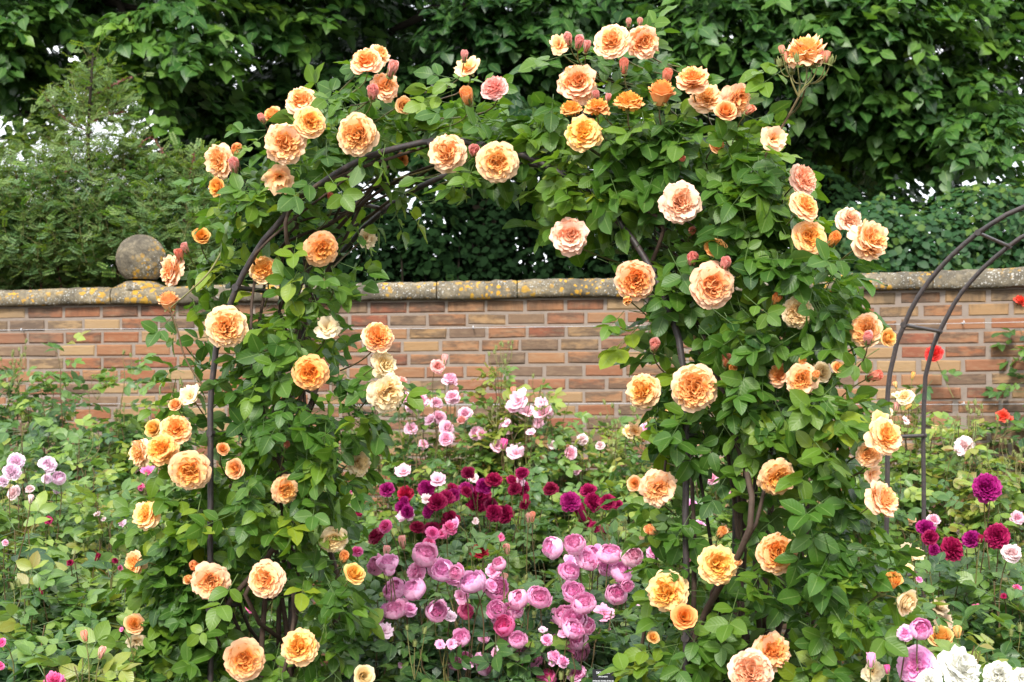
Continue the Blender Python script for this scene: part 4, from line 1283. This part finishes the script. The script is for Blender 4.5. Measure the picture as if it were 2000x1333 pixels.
shrub(185, 4.7, .08, 1245, 24, .70, "small yellow green shoot with red buds at the bottom left", [(165, 1243, 17, 'b', 'R'), (198, 1275, 17, 'b', 'S')], young=.0, wild=.05, leafless=.6, size=1.15)
shrub(260, 4.9, .22, 1230, 110, .36, "short leafy bush tucked in front of the left column's foot", [(238, 1230, 12, 'L', 'deep')])
shrub(790, 5.3, .26, 1120, 170, .22, "rich pink cupped rose bush beside the arch's left column",
      [(830, 1083, 54, 'B', 'pink'), (858, 1112, 46, 'B', 'pink'), (732, 1105, 38, 'B', 'pink'), (770, 1152, 50, 'B', 'pink'), (808, 1152, 52, 'B', 'pink'), (812, 1118, 44, 'F', 'pink'), (752, 1232, 38, 'L', 'lilac'), (770, 1190, 42, 'B', 'pink'), (760, 1115, 24, 'B', 'pink'), (705, 1310, 20, 'L', 'lilac'), (800, 1190, 32, 'F', 'pink')] + scat(2, 780, 1180, 80, 90, 36, 'B', 'pink') + scat(3, 760, 1240, 70, 70, 32, 'L', 'pink'), young=.05, budstems=3)
shrub(940, 5.2, .30, 1140, 200, .20, "rich pink cupped rose bush in the centre of the bed front",
      [(865, 1115, 46, 'B', 'pink'), (922, 1136, 52, 'B', 'pink'), (970, 1150, 50, 'B', 'pink'), (983, 1200, 50, 'B', 'pink'), (985, 1222, 44, 'B', 'deep'), (862, 1185, 42, 'L', 'pink'), (900, 1165, 36, 'L', 'pink'), (910, 1195, 34, 'B', 'deep'), (880, 1205, 30, 'L', 'lilac'), (890, 1118, 30, 'B', 'pink'), (1013, 1170, 46, 'B', 'pink'), (978, 1268, 26, 'L', 'lilac'), (860, 1260, 26, 'L', 'pink')] + scat(5, 900, 1275, 90, 40, 36, 'B', 'pink') + scat(3, 1000, 1150, 55, 60, 38, 'B', 'pink') + scat(2, 930, 1190, 90, 90, 38, 'B', 'pink') + scat(5, 930, 1270, 80, 50, 32, 'L', 'pink') + scat(3, 920, 1150, 90, 60, 36, 'F', 'pink'), young=.05, budstems=4)
shrub(1080, 5.1, .28, 1150, 190, .20, "rich pink cupped rose bush behind the black plant label",
      [(1055, 1168, 44, 'B', 'pink'), (1105, 1203, 56, 'B', 'pink'), (1122, 1208, 48, 'B', 'pink'), (1140, 1178, 50, 'B', 'pink'), (1033, 1284, 58, 'B', 'pink'), (1126, 1314, 42, 'F', 'pink'), (1068, 1323, 42, 'B', 'deep'), (1120, 1156, 46, 'B', 'pink'), (1060, 1232, 22, 'L', 'lilac'), (1100, 1238, 24, 'L', 'pink')] + scat(4, 1130, 1260, 70, 40, 38, 'B', 'pink') + scat(4, 1090, 1200, 80, 80, 42, 'B', 'pink') + scat(3, 1100, 1270, 60, 30, 30, 'F', 'pink'), young=.05, budstems=3)
shrub(1185, 5.4, .30, 1080, 180, .24, "rich pink cupped rose bush beside the arch's right column",
      [(1078, 1070, 48, 'B', 'pink'), (1122, 1062, 44, 'B', 'pink'), (1147, 1092, 46, 'B', 'pink'), (1190, 1081, 52, 'B', 'pink'), (1235, 1086, 48, 'B', 'pale'), (1213, 1117, 48, 'B', 'pink'), (1280, 1078, 42, 'F', 'pink'), (1115, 1100, 40, 'L', 'pink'), (1205, 1160, 48, 'B', 'pink'), (1180, 1200, 50, 'L', 'pink'), (1190, 1268, 44, 'L', 'lilac'), (1185, 1108, 34, 'B', 'pink'), (1250, 1175, 24, 'L', 'pink'), (1225, 1145, 26, 'B', 'pink')] + scat(2, 1190, 1130, 80, 80, 40, 'B', 'pink') + scat(4, 1180, 1220, 80, 60, 34, 'F', 'pink'), young=.06, budstems=3)
shrub(905, 6.0, .40, 1040, 190, .42, "reddish bush of faded flower heads between the crimson and the rich pink roses",
      [(938, 1075, 38, 'F', 'scarlet'), (732, 1046, 40, 'F', 'maroon'), (845, 1041, 30, 'F', 'deep'), (865, 1042, 26, 'F', 'deep'), (890, 1025, 34, 'L', 'pink'), (752, 1028, 30, 'F', 'deep'), (838, 1060, 28, 'F', 'deep'), (978, 1050, 22, 'L', 'deep'), (928, 1018, 18, 'L', 'blush'), (990, 1073, 17, 'b', 'S'), (697, 1077, 26, 'F', 'deep'), (880, 1030, 32, 'F', 'deep'), (786, 1060, 18, 'b', 'S'), (755, 1078, 18, 'b', 'S')], budstems=10, young=.4)
shrub(1060, 6.0, .34, 1040, 170, .44, "bush with bronze bud sprays behind the rich pink roses, right of centre", [(1033, 1012, 16, 'b', 'S'), (985, 1130, 16, 'b', 'S'), (1040, 1010, 14, 'b', 'R')], budstems=12, young=.4)
shrub(1300, 5.3, .28, 1190, 120, .28, "dark green bush with a small pink flower at the right column's foot", [(1270, 1301, 34, 'L', 'pink'), (1285, 1325, 14, 'b', 'pink'), (1365, 1230, 20, 'L', 'pink')], young=.06)
shrub(1890, 5.4, .36, 1075, 210, .32, "magenta purple rose bush on tall stems, at the right of the bed",
      [(1927, 952, 60, 'D', 'purple'), (1860, 1071, 54, 'D', 'crimson'), (1897, 1053, 40, 'D', 'purple'), (1947, 1047, 52, 'D', 'crimson'), (1808, 1032, 42, 'D', 'purple'), (1817, 1050, 34, 'D', 'crimson'), (1823, 1074, 26, 'D', 'purple'), (1906, 1187, 22, 'L', 'deep'), (1935, 960, 13, 'g', 'A'), (1915, 1053, 14, 'b', 'crimson')], budstems=4, young=.2, size=1.15)
shrub(1970, 5.2, .28, 1110, 190, .26, "dark green bush with a pale pink flower at the right edge", [(1977, 1080, 42, 'F', 'blush'), (1985, 1150, 22, 'F', 'deep'), (1960, 1165, 15, 'L', 'crimson')], young=.1, size=1.2)
shrub(1800, 5.0, .30, 1150, 180, .36, "bush with buff and yellow faded flowers, right of the arch",
      [(1833, 1187, 48, 'L', 'tan'), (1842, 1216, 46, 'L', 'tan'), (1838, 1247, 56, 'H', 'Y'), (1790, 1085, 34, 'L', 'lemon'), (1770, 1070, 26, 'L', 'tan'), (1795, 1132, 16, 'F', 'pink'), (1870, 1235, 20, 'b', 'A'), (1775, 1110, 24, 'L', 'lemon')], budstems=3, young=.25, size=1.2)
shrub(1790, 3.95, .15, 1300, 110, .36, "bright pink rosette bush in the right front corner",
      [(1789, 1300, 84, 'F', 'pink'), (1798, 1230, 48, 'B', 'pink'), (1768, 1237, 34, 'F', 'pink'), (1701, 1290, 22, 'b', 'pink'), (1733, 1308, 15, 'b', 'deep')], young=.2)
shrub(1915, 3.85, .18, 1318, 120, .36, "white rose bush with big full flowers at the bottom right corner",
      [(1878, 1304, 94, 'F', 'white'), (1950, 1320, 62, 'F', 'white'), (1812, 1333, 60, 'F', 'white'), (1998, 1326, 50, 'F', 'white'), (1890, 1345, 60, 'F', 'white')], young=.2)
shrub(1885, 4.3, .05, 1215, 8, .66, "young bronze and yellow shoot above the white roses", young=.25, wild=.05, leafless=.75, size=1.15)

# ------------------------------------------------------------------ plant label
def plant_label():
    p = at(1178, 1323, 4.70)
    root = thing("plant_label", "small black plant label with white lettering among the rich pink roses", "plant label", (p[0], p[1], 0))
    t = rad(-14)
    w, h, th = .031, .0235, .0016
    c, s = math.cos(rad(-30)), math.sin(rad(-30))

    def pl(x, y, z):      # plate coordinates: x across, y up the leaning plate, z out of its face
        return np.array([x, s * -1 * y * -1 * .0 - z * c + y * .45, p[2] + y * .89 + z * .45])
    V, k = [], 5
    out = []
    for cx_, cy_, a0 in ((w - .003, h - .003, 0), (-w + .003, h - .003, 90), (-w + .003, -h + .003, 180), (w - .003, -h + .003, 270)):
        for i in range(k):
            a = rad(a0 + 90 * i / (k - 1))
            out.append((cx_ + .003 * math.cos(a), cy_ + .003 * math.sin(a)))
    n = len(out)
    V = [pl(x, y, th) for x, y in out] + [pl(x, y, -th) for x, y in out]
    cs = [Chunk(V, [tuple(range(n)), tuple(range(2 * n - 1, n - 1, -1))]), Chunk(V, [(i, n + i, n + (i + 1) % n, (i + 1) % n) for i in range(n)])]
    link("plate", mesh("plate", cs, [M_SIGN], None or (0, 0, 0), False), root)
    P = np.array([[0, .004, -.1], [0, .004, p[2] * .5], [0, .004, p[2] - .004]])
    link("stake", mesh("stake", tube(P, .0035, 6), [M_SIGN], (0, 0, 0)), root)
    for txt, y, sz in (("SKYLARK", .0125, .0098), ("(Ausimple)", .0010, .0062), ("ENGLISH ROSE (SHRUB)", -.0125, .0058)):
        cu = bpy.data.curves.new("lettering", 'FONT')
        cu.body, cu.size, cu.align_x, cu.align_y, cu.extrude = txt, sz, 'CENTER', 'CENTER', .0002
        tmp = bpy.data.objects.new("lettering", cu)
        COL.objects.link(tmp)
        dg = bpy.context.evaluated_depsgraph_get()
        me = bpy.data.meshes.new_from_object(tmp.evaluated_get(dg))
        bpy.data.objects.remove(tmp)
        for v in me.vertices:
            v.co = Vector(pl(v.co.x, v.co.y + y, th + .0008 + v.co.z).tolist())
        me.materials.clear(); me.materials.append(M_LETTER)
        link("lettering", me, root)


plant_label()

# ------------------------------------------------------------------ trees and shrubs beyond the wall


def spray_template(seed, n=15, L=.52, leaf=.090):
    """a drooping lime twig along +y with leaves shingled on both sides"""
    r = np.random.default_rng(seed)
    cs = []
    P = np.array([[.02 * math.sin(t * 5 + seed), L * t, -.16 * L * t * t * 2] for t in np.linspace(0, 1, 6)])
    for a, b in zip(P[:-1], P[1:]):
        cs.append(strip(a, b, .0022))
    for i in range(n):
        t = (i + .6) / n
        p = np.array([np.interp(t, np.linspace(0, 1, 6), P[:, k]) for k in range(3)])
        s = 1 if i % 2 else -1
        sc = leaf * r.uniform(.5, 1.3)
        b = leaf_blade(1, .92, r.uniform(.0, .28), r.uniform(.05, .3), 4, True, .02, seed * 31 + i)
        d = np.array([s * r.uniform(.3, 1.0), r.uniform(.35, 1.0), r.uniform(-.9, -.2)])
        nn = np.array([r.normal() * .35, .55 + r.normal() * .25, .75])
        M = frames(nn[None], d[None])[0] * sc
        p = p + np.array([s * .03, .01, -.012]) + r.normal(size=3) * .02
        cs.append(Chunk(b.v @ M.T + p, b.f, b.uv, np.full(len(b.v), r.uniform(-.09, .09) + (.16 if r.random() < .08 else 0))))
    return merge(cs)


SPRAYS = [spray_template(s, 18 + s % 5) for s in range(6)]


def bough(px, py, rx, ry, Y, n, tone, rz=None, facing=.75, size=1.0, hollow=.45):
    """leaf sprays through an ellipsoid of foliage, thickest near its skin"""
    Y = Y + RNG.uniform(-.5, .9)
    c = at(px, py, Y)
    R = np.array([rx / F * Y, rz or .8 * rx / F * Y, ry / F * Y])
    d = unit(RNG.normal(size=(n, 3)))
    d[:, 1] = np.where(RNG.random(n) < facing, -abs(d[:, 1]), d[:, 1])
    q = RNG.uniform(hollow, 1, n) ** .6
    P = c + d * q[:, None] * R
    out = unit(d * np.array([.8, 1, .35]) + RNG.normal(size=(n, 3)) * .35)
    dr = unit(out + np.array([0, 0, -.35]) + np.array([0, -.25, 0]))
    nn = unit(np.array([0, 0, 1.0]) + RNG.normal(size=(n, 3)) * .22)
    P = P - dr * .3
    T = np.clip(tone + .05 + RNG.normal(size=n) * .15, 0, .98)  # deep boughs are passed lower tones: inner crown shade put into leaf colour
    return [P, nn, dr, RNG.uniform(.8, 1.2, n) * size, T]


def bough_set(B):
    cs = []
    L = joinL(*B)
    k = RNG.integers(0, len(SPRAYS), len(L[0]))
    M = frames(L[1], L[2]) * L[3][:, None, None]
    for i, c in enumerate(SPRAYS):
        m = k == i
        if m.any():
            cs.append(inst(c, M[m], L[0][m], L[4][m]))
    return cs


def tree(label, x, Y, trunk, boughs, limbs):
    base = np.array([x, Y, 0.0])
    root = thing("lime_tree", label, "tree", base, "lime trees beyond the wall")
    P = smoothline(np.array(trunk), 22)
    rr = np.linspace(.19, .10, 22); rr[:3] = (.28, .235, .205)
    link("trunk", mesh("trunk", tube(P, rr, 14, True, 0, .06), [M_BARK], base), root)
    for pts in limbs:
        Q = smoothline(np.array(pts), 16) + RNG.normal(size=(16, 3)) * .012
        link("branch", mesh("branch", tube(Q, np.linspace(.075, .012, 16), 7, False, 0, .06), [M_BARK], base), root)
    link("crown", mesh("crown", bough_set(boughs), [M_TREELEAF], base), root)


def T3(px, py, Y):
    return at(px, py, Y)


def limb(a, b, sag=.25):
    a, b = np.asarray(a), np.asarray(b)
    return [a, a * .6 + b * .4 + np.array([0, 0, sag]), b]


# left tree, trunk outside the frame
tl = at(-260, 810, 13.6)
top = at(-230, -500, 13.6)
tree("lime tree with drooping light green boughs at the upper left, above the red stemmed shrub", tl[0], tl[1],
     [(tl[0], tl[1], 0), (tl[0] + .05, tl[1], 1.6), (tl[0], tl[1] + .1, 3.4), tuple(top)],
     [bough(30, 50, 120, 120, 11.9, 62, .50), bough(50, 150, 110, 65, 12.1, 36, .46), bough(330, 90, 130, 130, 11.6, 80, .56), bough(430, 220, 110, 90, 11.7, 48, .42),
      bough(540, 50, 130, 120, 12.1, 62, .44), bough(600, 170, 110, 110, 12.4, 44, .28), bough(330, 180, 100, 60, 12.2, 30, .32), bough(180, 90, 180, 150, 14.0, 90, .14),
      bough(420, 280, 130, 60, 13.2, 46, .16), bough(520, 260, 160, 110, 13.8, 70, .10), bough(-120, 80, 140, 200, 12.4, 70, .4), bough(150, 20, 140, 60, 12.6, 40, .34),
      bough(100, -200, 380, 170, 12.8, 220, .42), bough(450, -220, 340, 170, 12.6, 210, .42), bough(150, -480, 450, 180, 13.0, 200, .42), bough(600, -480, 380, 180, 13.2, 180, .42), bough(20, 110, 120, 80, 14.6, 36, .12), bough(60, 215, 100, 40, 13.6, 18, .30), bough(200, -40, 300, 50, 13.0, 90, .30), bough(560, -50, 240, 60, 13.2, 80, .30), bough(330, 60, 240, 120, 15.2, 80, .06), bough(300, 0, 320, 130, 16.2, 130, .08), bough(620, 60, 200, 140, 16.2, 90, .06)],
     [limb(at(-240, 200, 13.6), at(90, 60, 12.2)), limb(at(-235, 60, 13.6), at(420, 40, 12.0)), limb(at(-240, 260, 13.6), at(60, 215, 12.3), .1), limb(at(90, -40, 12.8), at(330, 140, 12.0)), limb(at(-235, -120, 13.6), at(560, -60, 12.8))])
# middle tree, its trunk seen through the arch
tm = at(945, 810, 13.1)
tree("dark lime tree whose trunk shows through the arch", tm[0], tm[1],
     [(tm[0] + .02, tm[1], 0), (tm[0], tm[1], 1.5), tuple(at(962, 520, 13.1)), tuple(at(950, 380, 13.1)), tuple(at(925, 200, 13.15)), tuple(at(930, 40, 13.1)), tuple(at(940, -300, 13.1)), tuple(at(930, -650, 13.1))],
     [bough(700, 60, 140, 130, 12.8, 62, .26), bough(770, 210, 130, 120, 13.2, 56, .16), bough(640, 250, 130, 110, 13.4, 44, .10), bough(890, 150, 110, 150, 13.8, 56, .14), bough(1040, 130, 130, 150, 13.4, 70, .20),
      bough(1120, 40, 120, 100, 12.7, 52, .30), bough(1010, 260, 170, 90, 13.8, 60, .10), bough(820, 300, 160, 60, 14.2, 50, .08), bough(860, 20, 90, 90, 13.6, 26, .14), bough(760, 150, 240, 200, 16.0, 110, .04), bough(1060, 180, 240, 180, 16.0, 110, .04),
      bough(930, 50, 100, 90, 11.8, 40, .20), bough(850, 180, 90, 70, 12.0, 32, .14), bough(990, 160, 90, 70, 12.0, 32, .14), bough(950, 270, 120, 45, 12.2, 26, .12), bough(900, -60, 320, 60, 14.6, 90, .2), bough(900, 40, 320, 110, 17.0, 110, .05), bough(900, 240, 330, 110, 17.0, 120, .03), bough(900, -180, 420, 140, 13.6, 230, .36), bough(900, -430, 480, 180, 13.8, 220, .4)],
     [limb(at(935, 60, 13.1), at(690, 120, 13.2)), limb(at(930, 10, 13.1), at(1120, 130, 13.2)), limb(at(928, 140, 13.1), at(780, 210, 13.5), .1), limb(at(940, -80, 13.1), at(880, 40, 13.4), .1), limb(at(926, 190, 13.1), at(1030, 240, 13.8), .1)])
# right tree, wide low crown
tr_ = at(1640, 810, 14.2)
tree("broad lime tree whose low crown fills the upper right", tr_[0], tr_[1],
     [(tr_[0], tr_[1], 0), (tr_[0] + .04, tr_[1], 1.5), tuple(at(1630, 380, 14.2)), tuple(at(1640, 150, 14.2)), tuple(at(1630, -200, 14.2)), tuple(at(1650, -640, 14.2))],
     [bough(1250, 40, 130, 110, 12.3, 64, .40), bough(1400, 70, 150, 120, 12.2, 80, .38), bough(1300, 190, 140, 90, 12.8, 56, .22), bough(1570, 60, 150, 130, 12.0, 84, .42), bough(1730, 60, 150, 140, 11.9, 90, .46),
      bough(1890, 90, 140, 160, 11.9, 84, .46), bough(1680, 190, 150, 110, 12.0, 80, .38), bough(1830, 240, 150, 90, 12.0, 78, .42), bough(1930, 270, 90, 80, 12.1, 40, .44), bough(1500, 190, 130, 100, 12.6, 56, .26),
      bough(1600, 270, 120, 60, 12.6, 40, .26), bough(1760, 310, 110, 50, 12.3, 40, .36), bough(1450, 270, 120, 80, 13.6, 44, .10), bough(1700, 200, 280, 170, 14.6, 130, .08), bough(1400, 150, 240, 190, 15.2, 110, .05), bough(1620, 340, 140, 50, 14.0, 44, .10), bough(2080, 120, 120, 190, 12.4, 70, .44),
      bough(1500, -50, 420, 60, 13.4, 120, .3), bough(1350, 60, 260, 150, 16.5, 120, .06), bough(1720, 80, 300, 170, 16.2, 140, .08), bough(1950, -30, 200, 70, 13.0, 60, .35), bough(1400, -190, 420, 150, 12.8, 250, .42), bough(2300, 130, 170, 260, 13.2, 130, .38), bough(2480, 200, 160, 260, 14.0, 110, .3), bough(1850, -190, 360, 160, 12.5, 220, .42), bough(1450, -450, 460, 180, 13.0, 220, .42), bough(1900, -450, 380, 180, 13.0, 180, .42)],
     [limb(at(1632, 120, 14.2), at(1420, 90, 12.8)), limb(at(1636, 60, 14.2), at(1880, 120, 12.3)), limb(at(1632, 200, 14.2), at(1830, 270, 12.5), .15), limb(at(1635, -40, 14.2), at(1260, 40, 12.8)), limb(at(1634, 190, 14.2), at(1500, 240, 13.0), .1), limb(at(1634, 20, 14.2), at(1690, 160, 12.5), .1)])


def mass(label, name, cat, poly, Y, dep, n, leaf, mat, tone, top_light=.4, stems=8, group=None, hang=.0):
    """a dense bush of many single leaves inside an outline, with stems inside"""
    poly = np.asarray(poly, float)
    lo, hi = poly.min(0), poly.max(0)
    p = RNG.uniform(lo, hi, (n * 3, 2))
    ins, d, en = in_poly(p, poly)
    p, d, en = p[ins][:n], d[ins][:n], en[ins][:n]
    n = len(p)
    e = np.clip(d / 90, 0, 1)
    h = dep * np.sqrt(1 - (1 - e) ** 2) + .03
    s = RNG.uniform(-1, 1, n) ** 3 * np.where(RNG.random(n) < .3, -1, 1)
    s = np.where(RNG.random(n) < .55, -abs(RNG.uniform(.4, 1, n)), RNG.uniform(-1, 1, n))
    Yp = Y + h * s
    P = np.stack([(p[:, 0] - CX) / F * Yp, Yp, EYE + (HY - p[:, 1]) / F * Yp], 1)
    P += .05 * np.stack([np.sin(P[:, 2] * 11), np.sin(P[:, 0] * 13), np.sin(P[:, 0] * 9 + P[:, 1] * 7)], 1)
    out = np.stack([en[:, 0] * -(1 - e), s, en[:, 1] * (1 - e) + .3], 1)
    nn = unit(out + np.array([0, -.2, .5]) + RNG.normal(size=(n, 3)) * .5)
    dr = unit(out + np.array([0, 0, -.4 - hang]) + RNG.normal(size=(n, 3)) * .8)
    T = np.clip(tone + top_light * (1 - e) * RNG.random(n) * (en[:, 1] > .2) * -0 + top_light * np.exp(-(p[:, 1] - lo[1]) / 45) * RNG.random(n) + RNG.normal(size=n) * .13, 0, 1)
    c0 = at((lo[0] + hi[0]) / 2, HY, Y)
    base = np.array([c0[0], Y, 0.0])
    root = thing(name, label, cat, base, group)
    tmpl = [leaf_blade(1, .78, RNG.uniform(0, .3), .2, 3, False, .02, 900 + i) for i in range(3)]
    k = RNG.integers(0, 3, n)
    M = frames(nn, dr) * (leaf * RNG.uniform(.6, 1.2, n))[:, None, None]
    cs = [inst(tmpl[i], M[k == i], P[k == i], T[k == i]) for i in range(3)]
    link("foliage", mesh("foliage", cs, [mat], base), root)
    for i in range(stems):
        q = P[int(RNG.integers(0, n))]
        b = np.array([q[0] * .6 + c0[0] * .4, Y + RNG.normal() * .1, 0])
        link("stem", mesh("stem", tube(bez(b, (b + q) / 2 + np.array([0, 0, .25]), q, 9), np.linspace(.03, .006, 9), 6, False), [M_BARK], base), root)


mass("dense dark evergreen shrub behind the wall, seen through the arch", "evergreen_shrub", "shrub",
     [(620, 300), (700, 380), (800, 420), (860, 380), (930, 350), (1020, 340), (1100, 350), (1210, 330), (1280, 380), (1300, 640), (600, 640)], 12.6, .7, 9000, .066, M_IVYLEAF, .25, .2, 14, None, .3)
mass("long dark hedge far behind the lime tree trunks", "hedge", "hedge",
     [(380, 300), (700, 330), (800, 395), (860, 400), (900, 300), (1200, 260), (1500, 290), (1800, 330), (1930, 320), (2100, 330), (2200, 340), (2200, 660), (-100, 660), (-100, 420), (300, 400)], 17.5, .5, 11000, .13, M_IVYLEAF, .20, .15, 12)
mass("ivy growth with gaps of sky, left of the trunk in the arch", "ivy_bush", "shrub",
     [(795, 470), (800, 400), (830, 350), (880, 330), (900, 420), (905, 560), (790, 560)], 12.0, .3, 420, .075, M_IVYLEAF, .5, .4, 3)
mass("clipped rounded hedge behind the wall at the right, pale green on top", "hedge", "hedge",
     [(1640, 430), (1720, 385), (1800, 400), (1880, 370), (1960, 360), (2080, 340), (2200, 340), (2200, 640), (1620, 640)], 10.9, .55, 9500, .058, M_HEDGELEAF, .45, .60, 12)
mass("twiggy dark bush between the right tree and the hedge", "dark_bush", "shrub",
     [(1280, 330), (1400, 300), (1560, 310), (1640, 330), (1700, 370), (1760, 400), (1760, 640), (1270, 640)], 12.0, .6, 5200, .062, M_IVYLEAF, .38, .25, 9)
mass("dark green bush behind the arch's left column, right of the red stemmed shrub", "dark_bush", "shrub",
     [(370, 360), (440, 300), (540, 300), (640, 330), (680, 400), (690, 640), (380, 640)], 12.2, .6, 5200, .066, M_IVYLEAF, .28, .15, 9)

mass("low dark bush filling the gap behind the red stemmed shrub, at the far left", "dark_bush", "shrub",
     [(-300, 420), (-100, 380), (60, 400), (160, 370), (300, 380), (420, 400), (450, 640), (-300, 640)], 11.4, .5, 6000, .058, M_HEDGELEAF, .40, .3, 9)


def thorn_shrub():
    """tall shrub rose with tiny ferny leaves and dark red thorny shoots"""
    Y0 = 10.2
    base = at(170, HY, Y0); base[2] = 0
    root = thing("thorny_shrub", "feathery leaved shrub with dark red thorny shoots behind the wall and stone ball", "shrub", base)
    r = np.random.default_rng(5)

    def fern(seed):
        rr = np.random.default_rng(seed)
        cs = [strip((0, 0, 0), (0, .055, -.004), .0006)]
        for i in range(6):
            for s in (-1, 1):
                y = .010 + .008 * i
                l, w = .0125 * (1 - .08 * abs(i - 2.5)), .0042
                a = np.array([s * .001, y, 0]); d = unit(np.array([s, .45, rr.normal() * .25])); q = np.array([-d[1], d[0], 0])
                cs.append(Chunk([a, a + d * l * .5 + q * w, a + d * l, a + d * l * .5 - q * w], [(0, 1, 2, 3)], None, np.full(4, rr.uniform(-.1, .1))))
        quad = merge([c for c in cs if c.f.shape[1] == 4])
        return quad
    ferns = [fern(i) for i in range(4)]
    poly = [(-120, 290), (0, 280), (40, 250), (70, 310), (110, 280), (130, 240), (90, 190), (155, 165), (180, 100), (203, 165), (245, 150), (225, 200), (262, 260), (262, 325), (325, 320), (345, 370), (378, 300), (395, 370), (425, 400), (440, 480), (440, 600), (-120, 600)]
    lo, hi = np.min(poly, 0), np.max(poly, 0)
    N = 3500
    p = r.uniform(lo, hi, (N * 3, 2))
    p = p[r.random(len(p)) < np.clip((p[:, 1] - 60) / 330, .30, 1) * np.where((p[:, 1] < 345) & (p[:, 0] < 110), .35, 1)]
    ins, d, en = in_poly(p, poly)
    p, d = p[ins][:N], d[ins][:N]
    e = np.clip(d / 80, 0, 1)
    cs, tw = [], []
    P, NN, DD, SS, TT = [], [], [], [], []
    for (a, b), ee in zip(p, e):
        Y = Y0 + r.uniform(-1, 1) * (.05 + .45 * ee)
        q = at(a, b, Y)
        if abs(a - 180) < 70 and b < 330:
            up = unit(np.array([(a - 180) / 60 + r.normal() * .3, r.normal() * .6, .5]))
        else:
            up = unit(np.array([r.normal() * .7, r.normal() * .6, .75]))
        L = r.uniform(.09, .22)
        tip = q + up * L + np.array([0, 0, -.05 * L])
        tw.append(tube(np.stack([q, (q + tip) / 2 + np.array([0, 0, .012]), tip]), [.0014, .0012, .0008], 3, False)[0])
        side = unit(np.cross(up, r.normal(size=3)))
        for j in range(5):
            t = (j + .5) / 5
            s = side if j % 2 else -side
            P.append(q + (tip - q) * t); DD.append(s + up * .7 + r.normal(size=3) * .3); NN.append(np.array([0, -.3, 1.0]) + r.normal(size=3) * .45)
            SS.append(r.uniform(1.1, 1.9)); TT.append(np.clip(.68 + .18 * (b < 340) + r.normal() * .16 + (.25 if r.random() < .15 else 0), 0, 1))
    P, NN, DD, SS, TT = map(np.array, (P, NN, DD, SS, TT))
    k = r.integers(0, 4, len(P))
    M = frames(NN, DD) * SS[:, None, None]
    link("foliage", mesh("foliage", [inst(ferns[i], M[k == i], P[k == i], TT[k == i]) for i in range(4)], [M_THORNLEAF], base), root)
    link("twigs", mesh("twigs", [merge(tw)], [M_GREENSTEM], base), root)["kind"] = "stuff"
    shoots = [([(185, 560), (178, 420), (172, 280), (178, 160), (182, 104)], M_BARK, .016), ([(60, 560), (40, 470), (20, 400), (2, 355)], M_THORNSTEM, .009), ([(80, 540), (50, 420), (28, 330), (20, 295)], M_THORNSTEM, .008),
              ([(230, 540), (228, 460), (232, 400), (236, 380)], M_THORNSTEM, .009), ([(200, 380), (240, 330), (290, 270), (325, 306)], M_THORNSTEM, .007), ([(180, 260), (130, 235), (90, 190), (86, 180)], M_THORNSTEM, .006), ([(178, 190), (215, 170), (255, 150)], M_THORNSTEM, .006),
              ([(330, 540), (360, 420), (372, 340), (380, 298)], M_THORNSTEM, .006), ([(176, 240), (205, 225), (245, 220)], M_THORNSTEM, .005), ([(180, 330), (120, 340), (70, 385)], M_THORNSTEM, .006), ([(280, 560), (305, 430), (345, 385)], M_THORNSTEM, .006), ([(120, 560), (100, 460), (75, 400)], M_THORNSTEM, .007)]
    for pts, m, rad_ in shoots:
        Q = smoothline(np.array([at(a, b, Y0 - .12 + r.normal() * .08) for a, b in pts]), 18)
        if pts[0][1] > 500:
            Q = np.concatenate([[[Q[0][0] + .04, Y0, 0.0]], Q])
        cs = tube(Q, np.linspace(rad_, rad_ * .4, len(Q)), 6, False)
        for i in range(2, len(Q) - 1):          # broad red thorns
            for _ in range(2):
                dv = unit(np.cross(Q[i + 1] - Q[i - 1] if i + 1 < len(Q) else Q[i] - Q[i - 1], r.normal(size=3)))
                tg = unit(Q[i] - Q[i - 1])
                c = Q[i] + tg * r.uniform(0, .02)
                cs.append(Chunk([c - tg * .010, c + tg * .010, c + dv * (rad_ + .014)], [(0, 1, 2)]))
        link("stem", mesh("stem", cs, [m], base), root)


thorn_shrub()
